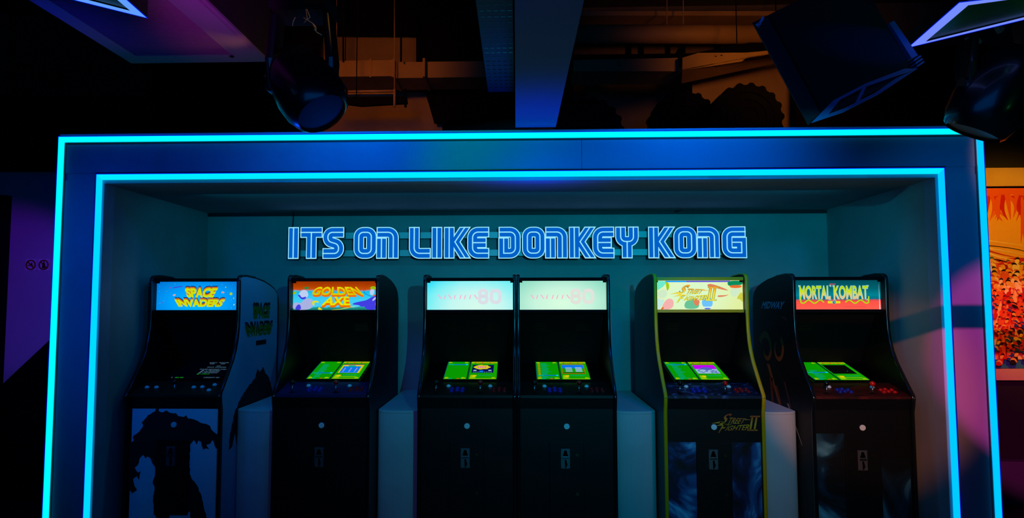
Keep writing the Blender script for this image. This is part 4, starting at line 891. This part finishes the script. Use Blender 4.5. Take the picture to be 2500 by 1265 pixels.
# ---- moving head stage lights
SHELL = mat('stage_light_shell', (8, 8, 14), .3, coat=.3, spec=.5)
PIPEZ = 3.06
def moving_head(label, loc, rz, tilt, roll=0):
    t = thing('stage_light', label, 'stage light', loc, 'moving head stage lights'); t.rotation_euler = (0, 0, rz)
    o = bx('base', BLACKM, -.13, .13, -.11, .11, .32, .42, t); bevel(o, .03, 3)
    bx('display', mat('display_glass', (30, 40, 40), .1), -.05, .05, -.134, -.130, .345, .395, t)
    for s_ in (-1, 1):
        o = MB().prism([(s_ * .130, -.05, .33), (s_ * .130, .05, .33), (s_ * .155, .055, .12), (s_ * .150, .03, -.02), (s_ * .150, -.03, -.02), (s_ * .155, -.055, .12)], (-s_ * .035, 0, 0)).build('yoke_arm', SHELL, t); bevel(o, .012, 3)
        MB().tube([(s_ * .10, 0, .03), (s_ * .158, 0, .03)], .035, 16).build('pivot', SHELL, t)
    prof = [(.0, .165), (.055, .16), (.085, .13), (.100, .08), (.112, .0), (.118, -.08), (.112, -.15), (.098, -.20), (.086, -.215)]
    mb = MB(); n = 24; rings = []
    for r, z in prof: rings.append([mb.bm.verts.new((r * math.cos(2 * math.pi * k / n) * 1.05, r * math.sin(2 * math.pi * k / n), z)) for k in range(n)] if r > 0 else [mb.bm.verts.new((0, 0, z))])
    for i in range(len(rings) - 1):
        for k in range(n):
            if len(rings[i]) == 1: f = mb.bm.faces.new((rings[i][0], rings[i + 1][k], rings[i + 1][(k + 1) % n]))
            else: f = mb.bm.faces.new((rings[i][k], rings[i + 1][k], rings[i + 1][(k + 1) % n], rings[i][(k + 1) % n]))
            f.smooth = True
    h = mb.build('head', SHELL, t); h.location = (0, 0, .03); h.scale = (1.2, 1.15, 1.0); h.rotation_euler = (tilt, roll, 0)
    MB().tube([(0, 0, -.205), (0, 0, -.198)], .086, 24).build('lens', mat('lens_glass', (14, 26, 40), .3), h)
    mb = MB()
    for k in range(6): mb.box(.100, .122, -.04, .04, -.13 + k * .012, -.126 + k * .012)
    mb.build('vent', BLACKM, h)
    dz = PIPEZ - loc.z
    MB().tube([(0, 0, .42), (0, 0, dz - .036)], .012, 10).build('clamp_stem', BLACKM, t)
    o = MB().ribbon([(math.cos(a * math.pi / 8) * .036, dz + math.sin(a * math.pi / 8) * .033) for a in range(16)], .006, -.02, .02, close=True).build('hook_clamp', BLACKM, t)
    return t
moving_head('large black stage light hanging at top centre-left, its head rimmed in blue', at(738, 216, 2.8), R_(0), R_(-20), R_(-34))
moving_head('dim black stage light hanging over the upper right corner of the frame', at(2440, 226, 2.8), R_(0), R_(14), R_(24))
# truss pipe that carries them
tag(MB().tube([(-2.4, 2.8, PIPEZ), (3.4, 2.8, PIPEZ)], .020, 12).build('lighting_pipe', BLACKM), 'black round lighting pipe running across under the ceiling void', 'pipe')
# tangle of safety cable and clamps lit amber and blue
mb = MB(); P = lambda x, y, Y=2.70: at(x, y, Y)
mb.tube([P(747, 22), P(750, 45), P(742, 56), P(757, 42), P(749, 22)], .0016, 6); mb.tube([P(741, 43), P(752, 50), P(764, 58), P(771, 66), P(772, 74), P(766, 73)], .0022, 6); mb.tube([P(764, 58), P(772, 78), P(786, 86)], .002, 6)
o = mb.build('safety_cable', mat('brass_cable', (220, 180, 120), .3, metal=.6)); tag(o, 'looped shiny safety cable above the large stage light', 'cable')
mb = MB(); mb.tube([P(714, 64), P(716, 52), P(721, 42)], .0018, 6); tag(mb.build('safety_cable', MATS['brass_cable']), 'short curved safety cable left above the large stage light', 'cable')
spot('cable_amber', (-.5, 2.0, 3.3), P(755, 60), (1, .5, .05), 6, 14, .8, .02)
spot('cable_blue', (-.1, 2.0, 2.6), P(775, 75), (.0, .12, 1), 3, 12, .8, .02)
for (x, y, r, k) in ((2367, 92, .016, 0), (2380, 98, .012, 1), (2388, 101, .009, 0), (2440, 68, .018, 1)):
    c = at(x, y, 2.78); o = MB().box(-r, r, -.01, .01, -r * .8, r * .6).build('pipe_clamp', STEEL); o.location = c; o.rotation_euler = (0, .5 + k * .4, .3); tag(o, ('largest of three close blue-lit metal clamps left of the far-right one', 'middle one of three close blue-lit metal clamps below the right lamp', 'smallest of three close blue-lit metal clamps below the right lamp', 'blue-lit metal clamp touching the lower edge of the right diamond lamp')[(2367, 2380, 2388, 2440).index(x)], 'clamp', 'small metal clamps below the right lamp')
spot('beam_blue', (.13, 3.9, 1.9), (.13, 4.05, 2.66), (.0, .04, 1), 20, 120, 1, .1)
spot('clamp_blue', (1.9, 1.7, 2.4), (2.02, 2.78, 2.68), (.1, .5, 1), 6, 20, .9, .02)
spot('rim_blue_a', (-.55, 3.55, 1.7), (-.92, 2.8, 2.45), (.0, .10, 1), 14, 40, .9, .1)
spot('rim_blue_b', (-1.55, 3.3, 1.75), (-.95, 2.8, 2.40), (.0, .05, 1), 12, 40, .9, .1)

# ---- hanging loudspeaker
A_, B_, D_ = at(1972, 306, 2.60), at(2230, 174, 2.66), at(1836, 56, 2.62)
u = B_ - A_; v = (D_ - A_); Cc = B_ + v; nrm = u.cross(v).normalized()
if nrm.y > 0: nrm = -nrm
dep = -nrm * .34 - Vector((0, 0, .0))
spk = thing('loudspeaker', 'large black loudspeaker hanging tilted under the ceiling at upper right', 'loudspeaker', (A_ + B_ + Cc + D_) / 4)
org = spk.location.copy()
def sp3(a, b, c): return A_ + u * a + v * b + nrm * c - org
# tapered cabinet: front toward the camera slightly larger than the back
mb = MB(); fr = [sp3(0, 0, 0), sp3(1, 0, 0), sp3(1, 1, 0), sp3(0, 1, 0)]; bk = [sp3(.45, .42, -.24), sp3(.95, .42, -.24), sp3(.95, .95, -.24), sp3(.45, .95, -.24)]
va = [mb.bm.verts.new(p) for p in fr]; vb = [mb.bm.verts.new(p) for p in bk]
mb.bm.faces.new(va); mb.bm.faces.new(vb[::-1])
for i in range(4): mb.bm.faces.new((va[i], vb[i], vb[(i + 1) % 4], va[(i + 1) % 4]))
mb.build('speaker_box', mat('speaker_vinyl', (14, 15, 22), .5), spk)
gz = MB().prism([sp3(.14, .06, .006), sp3(.97, .06, .006), sp3(.97, .97, .006), sp3(.14, .97, .006)], nrm * .012).build('speaker_grille', mat('grille_cloth', (6, 6, 7), .9), spk)
MB().prism([sp3(.0, .03, .001), sp3(.13, .03, .001), sp3(.13, .98, .001), sp3(.0, .98, .001)], nrm * .006).build('front_edge', mat('speaker_edge', (14, 16, 30), .6), spk)
# lower face: blue-lit plate with two long openings
PLT = mat('blue_end_plate', (90, 100, 160), .45)
ox = [(0, 0), (.22, .085), (.55, .10), (1, .0), (.60, -.045), (.25, -.045)]
def lp(a, b): return sp3(a, 0, .02) + v.normalized() * b * .40
mb = MB()
def strip(pl): mb.prism([lp(*q) for q in pl], nrm * .006)
strip([(0, 0), (.25, .10), (.30, .075), (.16, .0)]); strip([(.25, .10), (.55, .105), (.52, .078), (.30, .075)]); strip([(.55, .105), (.9, .06), (1, 0), (.80, .035), (.52, .078)])
strip([(0, 0), (.16, 0), (.30, -.018), (.27, -.050)]); strip([(.27, -.050), (.62, -.050), (.58, -.022), (.30, -.018)]); strip([(.62, -.050), (1, 0), (.80, .012), (.58, -.022)])
strip([(.40, -.022), (.44, -.022), (.56, .085), (.52, .085)])
mb.build('end_plate', PLT, spk)
o = MB().prism([sp3(1.0, .10, -.005), sp3(1.06, .10, -.005), sp3(1.03, .46, -.005), sp3(.985, .46, -.005)], nrm * .03).build('side_handle', PLT, spk)
for k in range(3): MB().prism([sp3(1.0, .01 + k * .028, 0), sp3(1.07, .02 + k * .028, 0), sp3(1.07, .035 + k * .028, 0), sp3(1.0, .025 + k * .028, 0)], nrm * .03).build('bracket_tab', PLT, spk)
mb = MB(); b0, b1 = at(1853, 67, 2.585) - org, at(1868, 42, 2.585) - org; dd = (b1 - b0); pp = Vector((-.7, 0, .45)).normalized() * .016
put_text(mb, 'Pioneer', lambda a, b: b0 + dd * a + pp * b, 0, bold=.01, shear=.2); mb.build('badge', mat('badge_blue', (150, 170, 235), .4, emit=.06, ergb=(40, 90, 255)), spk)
for s_ in (.3, .7):
    p = sp3(s_ * .5 + .45, .9, -.05); MB().tube([p, (p.x, p.y, 5.2 - org.z)], .008, 8).build('suspension_rod', BLACKM, spk)
spot('speaker_blue', (1.7, 2.95, 1.5), (1.40, 2.66, 2.33), (.0, .06, 1), 7, 46, .9, .05)
spot('speaker_side_blue', (2.6, 2.35, 2.5), (1.56, 2.62, 2.56), (.0, .02, 1), 26, 10, .9, .02)

# ------------------------------------------------------------------ ceiling void behind the frame
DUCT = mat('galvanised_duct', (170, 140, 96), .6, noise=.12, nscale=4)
def ppoly(name, pts, Y, th, m, label, cat, group=None, jointed=None):
    o = MB().prism([at(x, y, Y) for x, y in pts], (0, th, 0)).build(name, m); return tag(o, label, cat, group)
# left: long rectangular duct, rods, cable ladder
a = at(700, 150, 6.5); b = at(1190, 183, 6.5)
d1 = thing('air_duct', 'long rectangular air duct lit amber behind the large stage light', 'duct', (0, 6.5, 0))
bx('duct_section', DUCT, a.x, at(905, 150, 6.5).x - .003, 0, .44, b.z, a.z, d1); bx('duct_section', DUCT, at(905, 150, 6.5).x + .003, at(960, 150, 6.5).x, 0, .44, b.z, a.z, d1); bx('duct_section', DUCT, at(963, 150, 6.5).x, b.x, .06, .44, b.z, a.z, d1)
for xx in (830, 1100): MB().tube([(at(xx, 150, 6.5).x, .2, a.z - .01), (at(xx, 150, 6.5).x, .2, 5.2)], .005, 6).build('hanger_rod', BLACKM, d1)
for x in (905, 960, 1035): q = at(x, 150, 6.5).x; bx('duct_flange', DUCT, q - .012, q + .012, -.012, .45, b.z - .012, a.z + .012, d1)
for i, (x, y0, y1, r) in enumerate(((812, 60, 150, .006), (822, 70, 150, .004), (838, 82, 150, .009), (963, 70, 235, .006), (979, 80, 150, .010))):
    o = MB().tube([at(x, y1, 6.45), at(x, y0 - 100, 6.45)], r, 8).build('threaded_rod', DUCT if r < .007 else BLACKM); tag(o, ('leftmost thick black hanger rod above the left amber duct', 'thin bright hanger rod beside the leftmost black rod, over the left duct', 'thick black hanger rod third from left over the left duct', 'thin bright hanger rod crossing the left duct down to the cable ladder', 'rightmost thick black hanger rod over the left duct')[i], 'rod', 'hanger rods over the left duct')
ld = thing('cable_ladder', 'narrow cable ladder carrying black conduit below the left duct', 'cable ladder', at(820, 232, 6.3))
def rel(x, y, Y): return at(x, y, Y) - ld.location
MB().tube([rel(815, 224, 6.3), rel(965, 222, 6.3)], .012, 8).build('ladder_rail', DUCT, ld); MB().prism([rel(822, 227, 6.4), rel(965, 226, 6.4), rel(965, 234, 6.4), rel(822, 236, 6.4)], (0, .02, 0)).build('ladder_rail', DUCT, ld)
MB().prism([rel(800, 236, 6.2), rel(992, 235, 6.2), rel(994, 251, 6.2), rel(880, 258, 6.2), rel(850, 254, 6.2), rel(803, 245, 6.2)], (0, .05, 0)).build('conduit_bundle', BLACKM, ld)
MB().tube([rel(870, 240, 6.2), rel(870, 240, 6.2) + Vector((0, 0, 1.7))], .005, 6).build('hanger_rod', BLACKM, ld)
for x in (846, 963, 990): MB().tube([rel(x, 218, 6.18), rel(x, 262, 6.18)], .012, 8).build('ladder_bracket', DUCT if x == 963 else BLACKM, ld)
# right: ledge, round duct, panels with posts, beam, box duct and angled duct
Yr = 6.8
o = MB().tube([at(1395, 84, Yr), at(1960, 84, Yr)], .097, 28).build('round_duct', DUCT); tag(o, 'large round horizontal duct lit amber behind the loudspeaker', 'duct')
ppoly('upper_ledge', [(1408, 27), (1960, 27), (1960, 38), (1408, 38)], Yr + .2, .3, DUCT, 'narrow amber-lit ledge running above the round duct', 'ledge')
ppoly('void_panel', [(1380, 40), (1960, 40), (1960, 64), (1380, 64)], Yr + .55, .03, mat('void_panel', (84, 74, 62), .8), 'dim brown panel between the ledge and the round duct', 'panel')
ch = thing('steel_channel', 'amber-lit backing board with short black posts below the round duct', 'panel', (0, Yr + .5, at(0, 134, Yr + .5).z))
crel = lambda x, y: at(x, y, Yr + .5) - ch.location
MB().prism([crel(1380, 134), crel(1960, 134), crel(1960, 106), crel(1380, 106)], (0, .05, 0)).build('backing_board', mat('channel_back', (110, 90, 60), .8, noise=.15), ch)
for i, x in enumerate((1536, 1566, 1630, 1666, 1749)):
    wd2 = (.012, .012, .012, .014, .024)[i]; c = crel(x, 122); MB().box(c.x - wd2, c.x + wd2, -.08, -.002, c.z - .08, c.z + .08).build('post', BLACKM, ch)
for x in (1420, 1900): MB().tube([crel(x, 110) + Vector((0, .04, 0)), (crel(x, 110).x, .04, 5.2 - ch.location.z)], .006, 6).build('hanger_rod', BLACKM, ch)
for x, sd in ((1628, 'left'), (1668, 'right')): o = MB().tube([at(x, 62, Yr), at(x, -100, Yr)], .006, 6).build('threaded_rod', DUCT); tag(o, '%s one of two thin hanger rods rising from the round duct' % sd, 'rod', 'hanger rods of the round duct')
ppoly('steel_beam', [(1380, 134), (1690, 130), (1830, 104), (1900, 104), (1900, 133), (1700, 130), (1600, 142), (1380, 146)], Yr - .15, .06, BLACKM, 'black steel member crossing between round duct and box duct', 'beam')
d2 = thing('air_duct', 'rectangular duct behind the frame, left of the slanting duct', 'duct', (0, 6.3, 0))
def dsec(pts, Y, th, nm, par): o = MB().prism([at(x, y, Y) - par.location for x, y in pts], (0, th, 0)).build(nm, DUCT, par); return o
dsec([(1400, 147), (1658, 141), (1658, 174), (1400, 174)], 6.3, .4, 'duct_section', d2); q = at(1660, 160, 6.3); bx('duct_flange', BLACKM, q.x - .012, q.x + .012, -.015, .4, at(0, 182, 6.3).z, at(0, 140, 6.3).z, d2)
d3 = thing('air_duct', 'slanting rectangular duct lit amber left of the loudspeaker', 'duct', (0, 6.2, 0))
MB().tube([at(1800, 140, 6.3) - d3.location, Vector((at(1800, 140, 6.3).x, .1, 5.2))], .005, 6).build('hanger_rod', BLACKM, d3)
dsec([(1666, 141), (1705, 129), (1960, 128), (1960, 114), (1868, 134), (1666, 172)], 6.2, .02, 'duct_face', d3)
MB().prism([at(1666, 172, 6.2) - d3.location, at(1960, 116, 6.2) - d3.location, at(1960, 140, 6.55) - d3.location, at(1664, 204, 6.55) - d3.location], (0, 0, .01)).build('duct_underside', DUCT, d3)
for x, y in ((1748, 137), (1762, 135), (1748, 163), (1758, 161)): MB().ball(at(x, y, 6.19) - d3.location, .006, 6).build('rivet', GLOSSB, d3)
# ribbed flexible ducts seen end-on in silhouette
FLX = mat('flexible_duct', (2, 3, 6), .8, spec=.1)
for (x, y, r, lab) in ((1672, 300, 80, 'dark ribbed flexible duct loop left of another, behind the frame top'), (1826, 288, 86, 'dark ribbed flexible duct loop nearest the loudspeaker'), (1438, 320, 84, 'dark ribbed flexible duct loop just right of the ceiling beam')):
    YY = 6.25 if x == 1672 else 5.9; c = at(x, y, YY); R0 = r * YY / 1600; t = thing('flexible_duct', lab, 'duct', c, 'ribbed flexible duct loops')
    lobes = [(math.cos(a * math.pi / 36) * R0 * (1 + .035 * (-1) ** (a // 2)), 0, math.sin(a * math.pi / 36) * R0 * (1 + .035 * (-1) ** (a // 2))) for a in range(72)]
    MB().prism(lobes, (0, .30, 0)).build('duct_hose', FLX, t)
    MB().box(-.2, .2, .02, .28, 2.653 - c.z, -R0 * .9).build('cradle', BLACKM, t)
    for k in range(3): MB().ribbon([(math.cos(a * math.pi / 18) * R0 * (.78 - .22 * k), math.sin(a * math.pi / 18) * R0 * (.78 - .22 * k)) for a in range(36)], .012, -.012, -.001, close=True).build('duct_rib', FLX, t)
# boards added to catch amber light; black sheets added where the void is unlit
ppoly('catch_board', [(790, 40), (1080, 40), (1080, 1070), (790, 1070)], 7.25, .05, DUCT, 'board added to catch amber light behind the left duct and its hanger rods', 'panel')
ppoly('catch_board', [(1690, 150), (1960, 150), (1960, 1090), (1690, 1090)], 7.05, .05, DUCT, 'board added to catch amber light behind the ribbed flexible ducts', 'panel')
ppoly('mask', [(1945, 110), (2600, 110), (2600, 330), (1945, 330)], 6.62, .03, BLACKM, 'black bulkhead added for the dark right of the amber-lit ducts, behind the loudspeaker', 'panel')
ppoly('mask', [(380, 60), (780, 60), (780, 340), (380, 340)], 6.98, .05, BLACKM, 'black bulkhead added for the dark left of the amber void', 'panel')
ppoly('mask', [(1016, -20), (1400, -20), (1400, 260), (1060, 300), (1016, 150)], 7.1, .05, BLACKM, 'black bulkhead added for the dark between the two amber-lit voids', 'panel')
ppoly('mask', [(760, -40), (1020, -40), (1020, 84), (760, 82)], 7.04, .05, BLACKM, 'black bulkhead added for the dark above the left amber duct', 'panel')
spot('void_amber_left', (-1.45, 4.5, 3.75), (-1.65, 8.0, 4.0), (1, .24, .0), 36, 62, .8, .15)
spot('void_amber_right', (2.4, 4.6, 3.6), (2.5, 7.2, 3.95), (1, .28, .0), 38, 80, .9, .15)
